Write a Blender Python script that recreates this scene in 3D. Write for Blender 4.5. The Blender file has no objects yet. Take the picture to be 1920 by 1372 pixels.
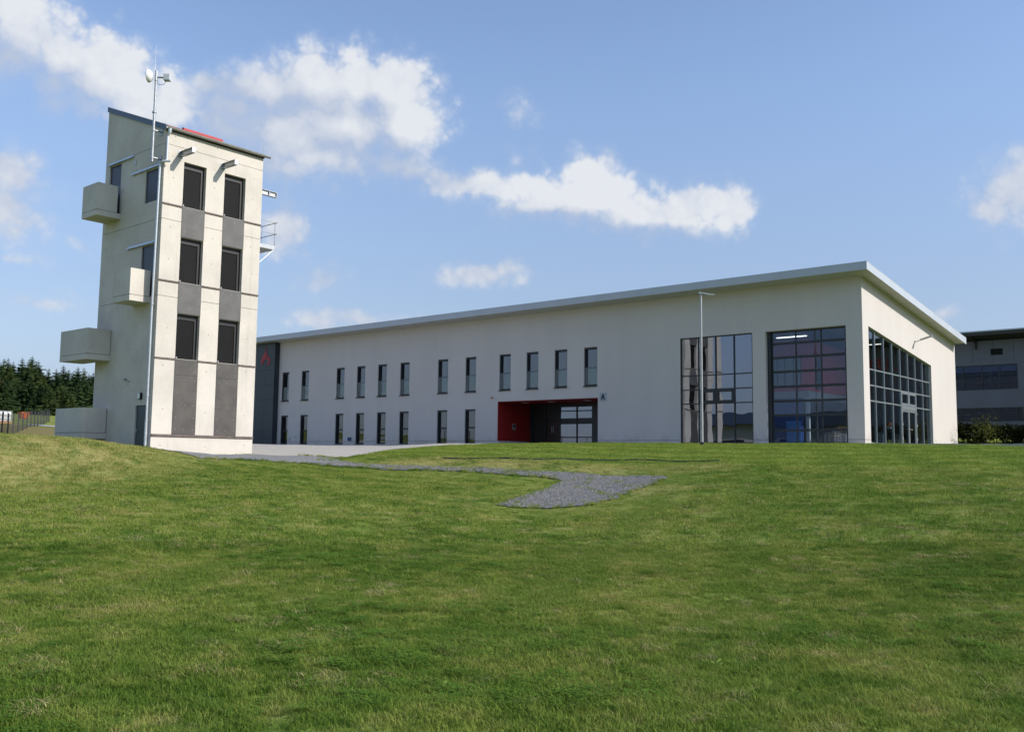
import bpy, bmesh, math, random
import numpy as np
from mathutils import Vector, Matrix
from mathutils.bvhtree import BVHTree

random.seed(7)
rng = np.random.default_rng(7)
S = bpy.context.scene
COL = S.collection
R = math.radians

# ------------------------------------------------------------------ camera
cam_d = bpy.data.cameras.new('camera')
cam_d.sensor_fit = 'HORIZONTAL'
cam_d.sensor_width = 36.0
cam_d.lens = 32.77
cam_d.clip_start = 0.1
cam_d.clip_end = 6000
cam = bpy.data.objects.new('camera', cam_d)
COL.objects.link(cam)
CAM = Vector((14.74, -42.13, -0.849))
_r = Vector((0.7663074, 0.64236749, 0.01170375))
_u = Vector((0.05451806, -0.0831663, 0.99504329))
_f = Vector((-0.64015682, 0.76187097, 0.09875159))
cam.matrix_world = Matrix(((_r.x, _u.x, -_f.x, CAM.x), (_r.y, _u.y, -_f.y, CAM.y),
                           (_r.z, _u.z, -_f.z, CAM.z), (0, 0, 0, 1)))
S.camera = cam

# ------------------------------------------------------------------ render look
S.render.engine = 'CYCLES'
S.view_settings.view_transform = 'Standard'
S.view_settings.look = 'None'
S.view_settings.exposure = EXPOSURE = 0.45
S.view_settings.gamma = 1.0
S.view_settings.use_curve_mapping = False
S.cycles.use_denoising = True
S.cycles.max_bounces = 7
S.cycles.diffuse_bounces = 3
S.cycles.transparent_max_bounces = 16
S.cycles.caustics_reflective = False
S.cycles.caustics_refractive = False

# ------------------------------------------------------------------ sun (direction read off the hoist beam shadows)
SUN_DIR = Vector((0.92, 0.38, 0.66)).normalized()
sun_d = bpy.data.lights.new('sun', 'SUN')
sun_d.energy = 3.4
sun_d.angle = R(0.53)
sun_d.color = (0.985, 0.945, 0.87)
sun = bpy.data.objects.new('sun', sun_d)
COL.objects.link(sun)
sun.rotation_euler = SUN_DIR.to_track_quat('Z', 'Y').to_euler()
sun.location = (60, 20, 60)

# ------------------------------------------------------------------ node helpers
def N(nt, t, **kw):
    n = nt.nodes.new(t)
    for k, v in kw.items():
        setattr(n, k, v)
    return n

def setin(nt, sock, v):
    if hasattr(v, 'is_linked') or isinstance(v, bpy.types.NodeSocket):
        nt.links.new(v, sock)
    else:
        sock.default_value = v

def math_(nt, op, a, b=None, c=None, clamp=False):
    n = N(nt, 'ShaderNodeMath', operation=op)
    n.use_clamp = clamp
    setin(nt, n.inputs[0], a)
    if b is not None: setin(nt, n.inputs[1], b)
    if c is not None: setin(nt, n.inputs[2], c)
    return n.outputs[0]

def vmath(nt, op, a, b=None, out=0):
    n = N(nt, 'ShaderNodeVectorMath', operation=op)
    setin(nt, n.inputs[0], a)
    if b is not None:
        setin(nt, n.inputs[1], b)
    return n.outputs[out]

def mixc(nt, fac, a, b):
    n = N(nt, 'ShaderNodeMix', data_type='RGBA')
    setin(nt, n.inputs[0], fac)
    setin(nt, n.inputs[6], a)
    setin(nt, n.inputs[7], b)
    return n.outputs[2]

def noise(nt, vec, scale, detail=4, rough=0.55, dim='3D', lac=2.0):
    n = N(nt, 'ShaderNodeTexNoise', noise_dimensions=dim)
    if vec is not None: nt.links.new(vec, n.inputs['Vector'])
    n.inputs['Scale'].default_value = scale
    n.inputs['Detail'].default_value = detail
    n.inputs['Roughness'].default_value = rough
    n.inputs['Lacunarity'].default_value = lac
    return n.outputs[0]

def ramp(nt, fac, lo, hi):
    n = N(nt, 'ShaderNodeMapRange')
    n.interpolation_type = 'SMOOTHSTEP'
    setin(nt, n.inputs[0], fac)
    n.inputs[1].default_value = lo
    n.inputs[2].default_value = hi
    return n.outputs[0]

def c4(c): return (c[0], c[1], c[2], 1.0)

# ------------------------------------------------------------------ world: Nishita sky + cumulus in sky directions
CLOUDS = [(-1.2108,0.3939,0.0324,0.032,1.0),(-1.2134,0.3631,0.023,0.0186,0.9),(-1.1672,0.3719,0.0385,0.026,1.0),(-1.1306,0.3687,0.0447,0.0314,1.0),(-1.0998,0.3539,0.0381,0.0246,1.0),(-1.061,0.3493,0.0391,0.0226,0.85),(-1.0316,0.3378,0.0319,0.0143,0.7),(-1.1956,0.4086,0.0189,0.0182,0.8),(-1.0224,0.3695,0.0268,0.0131,0.8),(-0.9928,0.3705,0.0355,0.0213,1.0),(-0.9543,0.372,0.0418,0.0267,1.1),(-0.9098,0.3864,0.0484,0.0308,1.2),(-0.8668,0.3846,0.0433,0.0322,1.2),(-0.829,0.3817,0.042,0.0287,1.2),(-0.8165,0.3506,0.0396,0.0319,1.15),(-0.8599,0.3482,0.0547,0.0329,1.1),(-0.9164,0.3336,0.0592,0.0306,0.9),(-0.9543,0.3039,0.0525,0.0255,0.75),(-0.8985,0.3055,0.0481,0.0183,0.8),(-0.8246,0.3277,0.029,0.0204,0.9),(-0.9773,0.3282,0.0285,0.0209,0.8),(-0.8181,0.2976,0.0278,0.0131,0.9),(-0.7773,0.2954,0.0362,0.0148,0.9),(-0.7216,0.2874,0.0363,0.0149,0.95),(-0.6835,0.289,0.0305,0.0176,1.0),(-0.6716,0.268,0.0555,0.0189,1.0),(-0.6164,0.3009,0.0262,0.0208,1.1),(-0.6075,0.2722,0.0493,0.0254,1.1),(-0.5642,0.2604,0.0431,0.0232,1.05),(-0.5356,0.2585,0.0296,0.0198,1.0),(-0.4931,0.2718,0.0348,0.0207,1.1),(-0.4642,0.2623,0.0222,0.0244,1.1),(-0.1944,0.2624,0.0204,0.0303,0.95),(-0.2121,0.2412,0.0239,0.0159,0.85),(-0.1877,0.2835,0.0099,0.0135,0.8),(-1.2102,0.2628,0.0163,0.0136,0.9),(-1.2064,0.2313,0.0243,0.0206,0.85),(-1.2022,0.206,0.0171,0.0119,0.8),(-1.1954,0.1818,0.0271,0.006,0.45),(-0.9058,0.1861,0.0289,0.0111,0.62),(-0.7377,0.1947,0.0452,0.0125,0.85),(-0.7058,0.2003,0.0174,0.0102,0.8),(-0.9462,0.2355,0.0242,0.0272,1.05),(-0.9054,0.1392,0.0266,0.0123,0.85),(-0.8569,0.1456,0.0564,0.0101,0.75),(-0.6974,0.3675,0.0177,0.0106,0.3),(-0.6957,0.3212,0.0106,0.0076,0.34),(-0.8829,0.3493,0.0858,0.0485,1.15),(-0.9156,0.3097,0.0787,0.0256,0.95),(-0.9446,0.3391,0.0613,0.0314,0.95),(-1.0098,0.3274,0.0403,0.0155,0.7),(-0.6366,0.2736,0.0874,0.0233,1.1),(-0.748,0.2907,0.0644,0.0143,1.0),(-0.853,0.3111,0.0345,0.0162,0.8),(-0.5385,0.257,0.0627,0.022,1.0),(-1.0784,0.3344,0.0489,0.0211,0.9),(-1.135,0.3606,0.0617,0.0348,1.0),(-1.1893,0.3843,0.0425,0.0325,0.9),(-1.1628,0.3389,0.0384,0.0193,0.7),(-1.1997,0.2545,0.0274,0.0294,0.7),(-1.1997,0.2173,0.0272,0.0198,0.75),(-0.2016,0.251,0.0319,0.0295,0.75),(-0.933,0.3259,0.0699,0.038,1.05),(-0.9541,0.2975,0.0607,0.0213,0.9),(-0.8356,0.3055,0.0462,0.0174,0.95),(-1.0,0.3491,0.0434,0.0205,0.9),(-0.2659,0.1468,0.0162,0.0078,0.55),(-1.1795,0.1429,0.0502,0.0081,0.45),(-1.1407,0.2014,0.0191,0.0072,0.3)]
W = bpy.data.worlds.new('World')
S.world = W
W.use_nodes = True
W.cycles.sampling_method = 'MANUAL'
W.cycles.sample_map_resolution = 512
nt = W.node_tree
nt.nodes.clear()
sky = N(nt, 'ShaderNodeTexSky', sky_type='NISHITA')
sky.sun_disc = False
sky.sun_elevation = math.asin(SUN_DIR.z)
sky.sun_rotation = math.atan2(SUN_DIR.x, SUN_DIR.y)
sky.altitude = 300
sky.air_density = 1.0
sky.dust_density = 0.6
sky.ozone_density = 2.0
SKY_STRENGTH = 0.15
tc = N(nt, 'ShaderNodeTexCoord')
D = tc.outputs['Generated']
sx = N(nt, 'ShaderNodeSeparateXYZ'); nt.links.new(D, sx.inputs[0])
az = math_(nt, 'ARCTAN2', sx.outputs[0], sx.outputs[1])
el = math_(nt, 'ARCSINE', sx.outputs[2])
cb = N(nt, 'ShaderNodeCombineXYZ')
nt.links.new(az, cb.inputs[0]); nt.links.new(el, cb.inputs[1])
# wispy warp of the lookup position
wn = N(nt, 'ShaderNodeTexNoise'); wn.inputs['Scale'].default_value = 16; wn.inputs['Detail'].default_value = 4
nt.links.new(D, wn.inputs['Vector'])
w1 = vmath(nt, 'SUBTRACT', wn.outputs['Color'], (0.5, 0.5, 0.5))
w2 = vmath(nt, 'MULTIPLY', w1, (0.030, 0.026, 0.0))
P2 = vmath(nt, 'ADD', cb.outputs[0], w2)
def field(P2, clouds):
    dens = None
    for (a, e, ra, re, w) in clouds:
        sa, se = 1 / (ra * 1.38), 1 / (re * 1.36)
        vm = N(nt, 'ShaderNodeVectorMath', operation='MULTIPLY_ADD')
        nt.links.new(P2, vm.inputs[0]); vm.inputs[1].default_value = (sa, se, 0); vm.inputs[2].default_value = (-a * sa, -e * se, 0)
        v = vm.outputs[0]
        l = vmath(nt, 'LENGTH', v, out=1)
        d = math_(nt, 'MULTIPLY_ADD', l, -w, w)
        if dens is None:
            dens = d
        else:
            n = N(nt, 'ShaderNodeMath', operation='SMOOTH_MAX')
            nt.links.new(dens, n.inputs[0]); nt.links.new(d, n.inputs[1]); n.inputs[2].default_value = 0.30
            dens = n.outputs[0]
    return dens
dens = field(P2, CLOUDS)
BIG = [c for c in CLOUDS if c[2] * c[3] > 0.0010]
dens_b = field(P2, BIG)
dens_s = field(vmath(nt, 'ADD', P2, (0.030, 0.026, 0.0)), BIG)
     # the same field a step towards the sun
def puffs(vec, sc, det):
    v = N(nt, 'ShaderNodeTexVoronoi'); v.feature = 'F1'
    nt.links.new(vec, v.inputs['Vector']); v.inputs['Scale'].default_value = sc; v.inputs['Detail'].default_value = det
    v.inputs['Roughness'].default_value = 0.55; v.inputs['Lacunarity'].default_value = 2.1
    return v.outputs['Distance']
def billow(vec):
    wv_ = N(nt, 'ShaderNodeTexNoise'); wv_.inputs['Scale'].default_value = 30; wv_.inputs['Detail'].default_value = 3
    nt.links.new(vec, wv_.inputs['Vector'])
    wpd = vmath(nt, 'ADD', vec, vmath(nt, 'MULTIPLY', vmath(nt, 'SUBTRACT', wv_.outputs['Color'], (.5, .5, .5)), (.016, .016, .016)))
    b1 = noise(nt, vec, 15, 9, 0.58); b2 = puffs(wpd, 42, 2.0)
    return math_(nt, 'MULTIPLY_ADD', b2, -0.50, math_(nt, 'MULTIPLY_ADD', b1, 0.95, -0.08))
f1 = billow(D)
dn = math_(nt, 'ADD', dens, f1)
side = math_(nt, 'MULTIPLY_ADD', math_(nt, 'SUBTRACT', dens_b, dens_s), 1.1, 0.50, clamp=True)   # 1 where the cloud faces the sun
near_b = ramp(nt, dens_b, -0.55, -0.05)
side = math_(nt, 'ADD', math_(nt, 'MULTIPLY', side, near_b), math_(nt, 'MULTIPLY', math_(nt, 'SUBTRACT', 1.0, near_b), 0.62))   # small clouds: evenly lit
wid = math_(nt, 'MULTIPLY_ADD', side, -0.66, 1.16)
mr = N(nt, 'ShaderNodeMapRange'); mr.interpolation_type = 'SMOOTHSTEP'
nt.links.new(dn, mr.inputs[0]); mr.inputs[1].default_value = 0.0; nt.links.new(wid, mr.inputs[2])
wisp = ramp(nt, dn, -0.30, 0.45)
alpha = math_(nt, 'ADD', math_(nt, 'MULTIPLY', mr.outputs[0], 0.74), math_(nt, 'MULTIPLY', wisp, 0.20))
alpha = math_(nt, 'MULTIPLY', alpha, ramp(nt, el, 0.0, 0.06))
# billows turned to the sun are bright, the far lower sides stay lavender grey
big = noise(nt, D, 9, 4, 0.5)
sh = math_(nt, 'MULTIPLY_ADD', f1, 0.75, math_(nt, 'MULTIPLY_ADD', side, 1.35, math_(nt, 'MULTIPLY_ADD', big, 1.3, -1.00)), clamp=True)
ccol = mixc(nt, sh, (0.37, 0.42, 0.52, 1), (0.595, 0.612, 0.64, 1))
bg1 = N(nt, 'ShaderNodeBackground'); bg1.inputs[1].default_value = SKY_STRENGTH
bg2 = N(nt, 'ShaderNodeBackground'); bg2.inputs[1].default_value = 1.0
hz = ramp(nt, math_(nt, 'ABSOLUTE', el), 0.0, 0.42)
hzc = mixc(nt, hz, (0.60, 0.56, 0.62, 1), (1.0, 0.985, 1.03, 1))     # hazier, dimmer air low down, the same all round
hz2 = ramp(nt, math_(nt, 'ABSOLUTE', el), 0.0, 0.13)
hzc = mixc(nt, hz2, (0.40, 0.41, 0.54, 1), hzc)
skc = N(nt, 'ShaderNodeMix', data_type='RGBA', blend_type='MULTIPLY'); skc.inputs[0].default_value = 1.0
nt.links.new(sky.outputs[0], skc.inputs[6]); nt.links.new(hzc, skc.inputs[7])
mist = math_(nt, 'MULTIPLY_ADD', ramp(nt, math_(nt, 'ABSOLUTE', el), 0.05, 0.55), -0.30, 0.36)
skm = mixc(nt, mist, skc.outputs[2], (2.05, 2.50, 3.10, 1))          # thin summer haze
nt.links.new(skm, bg1.inputs[0])
nt.links.new(ccol, bg2.inputs[0])
mx = N(nt, 'ShaderNodeMixShader')
nt.links.new(alpha, mx.inputs[0]); nt.links.new(bg1.outputs[0], mx.inputs[1]); nt.links.new(bg2.outputs[0], mx.inputs[2])
# the rest of the sky carries the same scattered cumulus, kept simpler
gen = noise(nt, D, 3.2, 6, 0.55)
gen = math_(nt, 'MULTIPLY_ADD', gen, 4.5, -2.65)
a_off = math_(nt, 'ABSOLUTE', math_(nt, 'SUBTRACT', az, -0.695))
mo = math_(nt, 'MAXIMUM', ramp(nt, a_off, 0.62, 0.85), ramp(nt, el, 0.52, 0.66))
gen = math_(nt, 'MULTIPLY_ADD', math_(nt, 'ADD', gen, 1.0), mo, -1.0)
gal = math_(nt, 'MULTIPLY', ramp(nt, math_(nt, 'MULTIPLY_ADD', noise(nt, D, 20, 5, 0.6), 1.0, math_(nt, 'ADD', gen, -0.5)), 0.0, 0.7), ramp(nt, el, 0.0, 0.06))
gal = math_(nt, 'MULTIPLY', gal, 0.93)
bg3 = N(nt, 'ShaderNodeBackground'); bg3.inputs[0].default_value = (0.52, 0.545, 0.59, 1)
mx3 = N(nt, 'ShaderNodeMixShader')
nt.links.new(gal, mx3.inputs[0]); nt.links.new(bg1.outputs[0], mx3.inputs[1]); nt.links.new(bg3.outputs[0], mx3.inputs[2])
inside = math_(nt, 'MULTIPLY', math_(nt, 'LESS_THAN', a_off, 0.62), math_(nt, 'LESS_THAN', el, 0.52))
mx4 = N(nt, 'ShaderNodeMixShader')
nt.links.new(inside, mx4.inputs[0]); nt.links.new(mx3.outputs[0], mx4.inputs[1]); nt.links.new(mx.outputs[0], mx4.inputs[2])
wo = N(nt, 'ShaderNodeOutputWorld')
nt.links.new(mx4.outputs[0], wo.inputs[0])

# ------------------------------------------------------------------ materials
MATS = {}
def new_mat(name):
    m = bpy.data.materials.new(name); m.use_nodes = True
    nt = m.node_tree
    b = nt.nodes['Principled BSDF']
    MATS[name] = m
    return m, nt, b

def plain(name, col, rough=0.6, metal=0.0, var=0.06, scale=3.0, spec=0.5, bump=0.0):
    m, nt, b = new_mat(name)
    g = N(nt, 'ShaderNodeNewGeometry')
    n = noise(nt, g.outputs['Position'], scale, 5, 0.6)
    f = ramp(nt, n, 0.3, 0.7)
    lo = tuple(v * (1 - var) for v in col); hi = tuple(min(1, v * (1 + var)) for v in col)
    nt.links.new(mixc(nt, f, c4(lo), c4(hi)), b.inputs['Base Color'])
    b.inputs['Roughness'].default_value = rough
    b.inputs['Metallic'].default_value = metal
    b.inputs['Specular IOR Level'].default_value = spec
    if bump:
        bp = N(nt, 'ShaderNodeBump'); bp.inputs['Strength'].default_value = bump; bp.inputs['Distance'].default_value = 0.01
        n2 = noise(nt, g.outputs['Position'], scale * 30, 3, 0.6)
        nt.links.new(n2, bp.inputs['Height']); nt.links.new(bp.outputs[0], b.inputs['Normal'])
    return m

def glass(name, refl, tint, trans, wav=0.0, coat=(0.90, 0.92, 0.98)):
    m, nt, b = new_mat(name)
    nt.nodes.remove(b)
    out = nt.nodes['Material Output']
    t = N(nt, 'ShaderNodeBsdfTransparent'); t.inputs[0].default_value = (tint[0] * trans, tint[1] * trans, tint[2] * trans, 1)
    g = N(nt, 'ShaderNodeBsdfGlossy'); g.inputs['Roughness'].default_value = 0.0
    g.inputs[0].default_value = c4(coat)
    ng_ = N(nt, 'ShaderNodeNewGeometry')
    cosn = math_(nt, 'ABSOLUTE', vmath(nt, 'DOT_PRODUCT', ng_.outputs['Normal'], ng_.outputs['Incoming'], out=1))
    schl = math_(nt, 'MULTIPLY_ADD', math_(nt, 'POWER', math_(nt, 'SUBTRACT', 1.0, cosn), 5.0), 0.96, 0.04)
    if wav:
        ge = N(nt, 'ShaderNodeNewGeometry')
        n2 = noise(nt, ge.outputs['Position'], 0.9, 1, 0.4)
        bp = N(nt, 'ShaderNodeBump'); bp.inputs['Strength'].default_value = 1.0; bp.inputs['Distance'].default_value = wav
        nt.links.new(n2, bp.inputs['Height']); nt.links.new(bp.outputs[0], g.inputs['Normal'])
    f = math_(nt, 'ADD', math_(nt, 'MULTIPLY', schl, 0.9), refl, clamp=True)
    mix = N(nt, 'ShaderNodeMixShader')
    nt.links.new(f, mix.inputs[0]); nt.links.new(t.outputs[0], mix.inputs[1]); nt.links.new(g.outputs[0], mix.inputs[2])
    nt.links.new(mix.outputs[0], out.inputs[0])
    return m

def plaster(name, col):
    m, nt, b = new_mat(name)
    g = N(nt, 'ShaderNodeNewGeometry')
    pos = g.outputs['Position']
    st = vmath(nt, 'MULTIPLY', pos, (1.1, 1.1, 0.12))
    n1 = noise(nt, st, 1.0, 5, 0.6); n2 = noise(nt, pos, 0.35, 3, 0.5); n3 = noise(nt, pos, 60, 3, 0.6)
    f = math_(nt, 'ADD', math_(nt, 'MULTIPLY', n1, 0.5), math_(nt, 'MULTIPLY', n2, 0.5))
    a = mixc(nt, ramp(nt, f, 0.35, 0.65), c4(tuple(v * 0.93 for v in col)), c4(col))
    a = mixc(nt, ramp(nt, n3, 0.3, 0.7), a, mixc(nt, 0.5, a, c4(tuple(v * 0.9 for v in col))))
    sxz = N(nt, 'ShaderNodeSeparateXYZ'); nt.links.new(pos, sxz.inputs[0])
    run = noise(nt, vmath(nt, 'MULTIPLY', pos, (4.5, 4.5, 0.10)), 1.0, 6, 0.65)       # faint rain runs
    a = mixc(nt, math_(nt, 'MULTIPLY', ramp(nt, run, 0.55, 0.78), 0.13), a, c4(tuple(v * 0.62 for v in col)))
    spl = math_(nt, 'MULTIPLY', math_(nt, 'SUBTRACT', 1.0, ramp(nt, sxz.outputs[2], 0.1, 0.75)), ramp(nt, noise(nt, pos, 2.2, 6, 0.65), 0.40, 0.66))   # splashed dirt at the foot
    a = mixc(nt, math_(nt, 'MULTIPLY', spl, 0.30), a, (0.26, 0.23, 0.18, 1))
    nt.links.new(a, b.inputs['Base Color'])
    b.inputs['Roughness'].default_value = 0.85
    b.inputs['Specular IOR Level'].default_value = 0.25
    bp = N(nt, 'ShaderNodeBump'); bp.inputs['Strength'].default_value = 0.25; bp.inputs['Distance'].default_value = 0.004
    nt.links.new(n3, bp.inputs['Height']); nt.links.new(bp.outputs[0], b.inputs['Normal'])
    return m

def concrete(name, col):
    m, nt, b = new_mat(name)
    g = N(nt, 'ShaderNodeNewGeometry')
    pos = g.outputs['Position']
    big = noise(nt, pos, 0.55, 6, 0.62)
    st = vmath(nt, 'MULTIPLY', pos, (3.0, 3.0, 0.16))
    streak = noise(nt, st, 1.0, 6, 0.65)
    fine = noise(nt, pos, 9, 5, 0.65)
    a = mixc(nt, ramp(nt, big, 0.34, 0.66), c4(tuple(v * 0.88 for v in col)), c4(tuple(min(1, v * 1.03) for v in col)))
    a = mixc(nt, math_(nt, 'MULTIPLY', ramp(nt, streak, 0.56, 0.76), 0.36), a, c4((col[0] * 0.52, col[1] * 0.50, col[2] * 0.46)))
    a = mixc(nt, math_(nt, 'MULTIPLY', ramp(nt, fine, 0.45, 0.75), 0.16), a, c4((col[0] * 0.6, col[1] * 0.6, col[2] * 0.58)))
    # thin vertical board marks of the formwork
    sx = N(nt, 'ShaderNodeSeparateXYZ'); nt.links.new(pos, sx.inputs[0])
    s = math_(nt, 'ADD', sx.outputs[0], sx.outputs[1])
    s = math_(nt, 'FRACT', math_(nt, 'MULTIPLY', s, 1 / 1.27))
    line = math_(nt, 'LESS_THAN', s, 0.012)
    gate = ramp(nt, noise(nt, pos, 0.8, 2, 0.5), 0.45, 0.6)
    a = mixc(nt, math_(nt, 'MULTIPLY', math_(nt, 'MULTIPLY', line, gate), 0.35), a, c4(tuple(v * 0.5 for v in col)))
    # scuffed bands of the weather
    zb = vmath(nt, 'MULTIPLY', pos, (0.6, 0.6, 2.6))
    sc = noise(nt, zb, 1.3, 7, 0.7)
    a = mixc(nt, math_(nt, 'MULTIPLY', ramp(nt, sc, 0.60, 0.74), 0.30), a, c4((col[0] * 0.55, col[1] * 0.54, col[2] * 0.50)))
    nt.links.new(a, b.inputs['Base Color'])
    b.inputs['Roughness'].default_value = 0.85
    b.inputs['Specular IOR Level'].default_value = 0.3
    bp = N(nt, 'ShaderNodeBump'); bp.inputs['Strength'].default_value = 0.35; bp.inputs['Distance'].default_value = 0.01
    nt.links.new(fine, bp.inputs['Height']); nt.links.new(bp.outputs[0], b.inputs['Normal'])
    return m

M_PLASTER = plaster('white_plaster', (0.630, 0.578, 0.540))
M_PANEL_D = plain('brown_grey_fibre_cement_panel', (0.078, 0.070, 0.061), 0.62, 0, 0.2, 1.6)
M_CONC = concrete('fair_faced_concrete', (0.635, 0.580, 0.505))
M_FASCIA = plain('silver_fascia_sheet', (0.47, 0.50, 0.545), 0.45, 0.0, 0.04, 1.0)
M_SOFFIT = plain('pale_soffit_board', (0.50, 0.49, 0.46), 0.7, 0, 0.04)
M_FRAME = plain('anthracite_window_frame', (0.022, 0.026, 0.030), 0.45, 0.0, 0.08)
M_ALU = plain('grey_aluminium_mullion', (0.30, 0.33, 0.35), 0.4, 0.5, 0.05)
M_CLAD = plain('anthracite_cladding_panel', (0.030, 0.038, 0.047), 0.45, 0.1, 0.08, 0.8)
M_CLADJ = plain('dark_cladding_joint', (0.008, 0.009, 0.011), 0.8)
M_RED = plain('red_painted_wall', (0.30, 0.012, 0.010), 0.6)
M_LOGO = plain('red_emblem_sheet', (0.34, 0.010, 0.018), 0.5)
M_STEEL = plain('galvanised_steel', (0.40, 0.41, 0.42), 0.45, 0.5, 0.14, 12)
M_WHITE = plain('white_plastic', (0.78, 0.78, 0.76), 0.45)
M_BLACKISH = plain('dark_rubber_joint', (0.012, 0.012, 0.013), 0.8)
M_PANEL = plain('grey_fibre_cement_panel', (0.112, 0.106, 0.100), 0.62, 0, 0.16, 1.6)
M_SHUT = plain('dark_grey_steel_shutter', (0.009, 0.009, 0.009), 0.6, 0.0, 0.12, 1.2, 0.12)
M_SHUTF = plain('black_shutter_frame', (0.012, 0.012, 0.012), 0.5)
M_SLIDE = plain('blue_black_sliding_shutter', (0.018, 0.022, 0.036), 0.4, 0.1, 0.1)
M_RUST = plain('rusty_steel_angle', (0.15, 0.115, 0.10), 0.75, 0.2, 0.3, 6)
M_ROOFED = plain('blue_grey_roof_flashing', (0.065, 0.085, 0.11), 0.4, 0.3, 0.06)
M_REDROOF = plain('red_roof_rail', (0.44, 0.008, 0.014), 0.5)
M_RAIL = plain('zinc_sliding_rail', (0.48, 0.53, 0.60), 0.38, 0.5, 0.05)
M_TDOOR = plain('blue_grey_steel_door', (0.040, 0.054, 0.066), 0.45, 0.1, 0.05)
M_INT = plain('pale_interior_wall', (0.55, 0.55, 0.54), 0.8)
M_FLOORI = plain('grey_hall_floor', (0.36, 0.355, 0.34), 0.6)
M_BLUEW = plain('dark_blue_interior_wall', (0.05, 0.10, 0.36), 0.6)
M_BLUED = plain('bright_blue_door', (0.16, 0.42, 0.95), 0.5)
M_MEZZ = plain('red_interior_wall', (0.80, 0.055, 0.07), 0.6)
M_REAR = plain('slate_grey_metal_cladding', (0.135, 0.145, 0.170), 0.55, 0.1, 0.07, 0.7)
M_REARS = plain('dark_soffit', (0.045, 0.043, 0.036), 0.8)
M_SIGNG = plain('pale_sign_plate', (0.36, 0.39, 0.43), 0.45)
M_INK = plain('dark_lettering', (0.012, 0.020, 0.035), 0.5)
M_NAVY = plain('blue_sign_field', (0.022, 0.032, 0.13), 0.5)
M_ORANGE = plain('orange_paint', (0.62, 0.13, 0.025), 0.5)
M_WOOD = plain('beech_plywood', (0.50, 0.27, 0.11), 0.5)
M_BARK = plain('grey_brown_bark', (0.055, 0.042, 0.030), 0.9, 0, 0.25, 14)
M_TILE = plain('red_brown_roof_tile', (0.22, 0.075, 0.045), 0.8, 0, 0.2, 3)
M_FENCE = plain('anthracite_fence_steel', (0.035, 0.038, 0.042), 0.5, 0.2)
M_KERB = plain('pale_concrete_kerb', (0.42, 0.41, 0.38), 0.85, 0, 0.1, 2)
M_EDGE = plain('dark_edging_strip', (0.07, 0.07, 0.068), 0.85, 0, 0.15, 2)
M_ASPH = plain('asphalt', (0.050, 0.050, 0.053), 0.9, 0, 0.15, 4)
M_CURT = plain('white_curtain', (0.55, 0.56, 0.56), 0.9)
G_WIN = glass('window_glass', 0.085, (0.80, 0.88, 0.92), 0.60, 0.0012)
G_REAR = glass('dark_tinted_glass', 0.02, (0.70, 0.78, 0.90), 0.5, 0.0015, (0.50, 0.66, 1.0))
G_REF = glass('reflective_facade_glass', 0.20, (0.66, 0.72, 0.86), 0.36, 0.0030, (0.80, 0.86, 1.0))
G_GAR = glass('sectional_door_glass', 0.016, (0.86, 0.91, 1.0), 0.95, 0.004, (0.70, 0.82, 1.0))
G_CW = glass('tinted_curtain_wall_glass', 0.02, (0.78, 0.84, 0.84), 0.86, 0.003)
G_BAL = glass('clear_balustrade_glass', 0.0, (0.93, 0.97, 0.96), 0.96, 0.001)

# ------------------------------------------------------------------ mesh builder
ORG = {}
def base_of(o): return ORG.get(o.name, Vector((0, 0, 0)))

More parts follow.
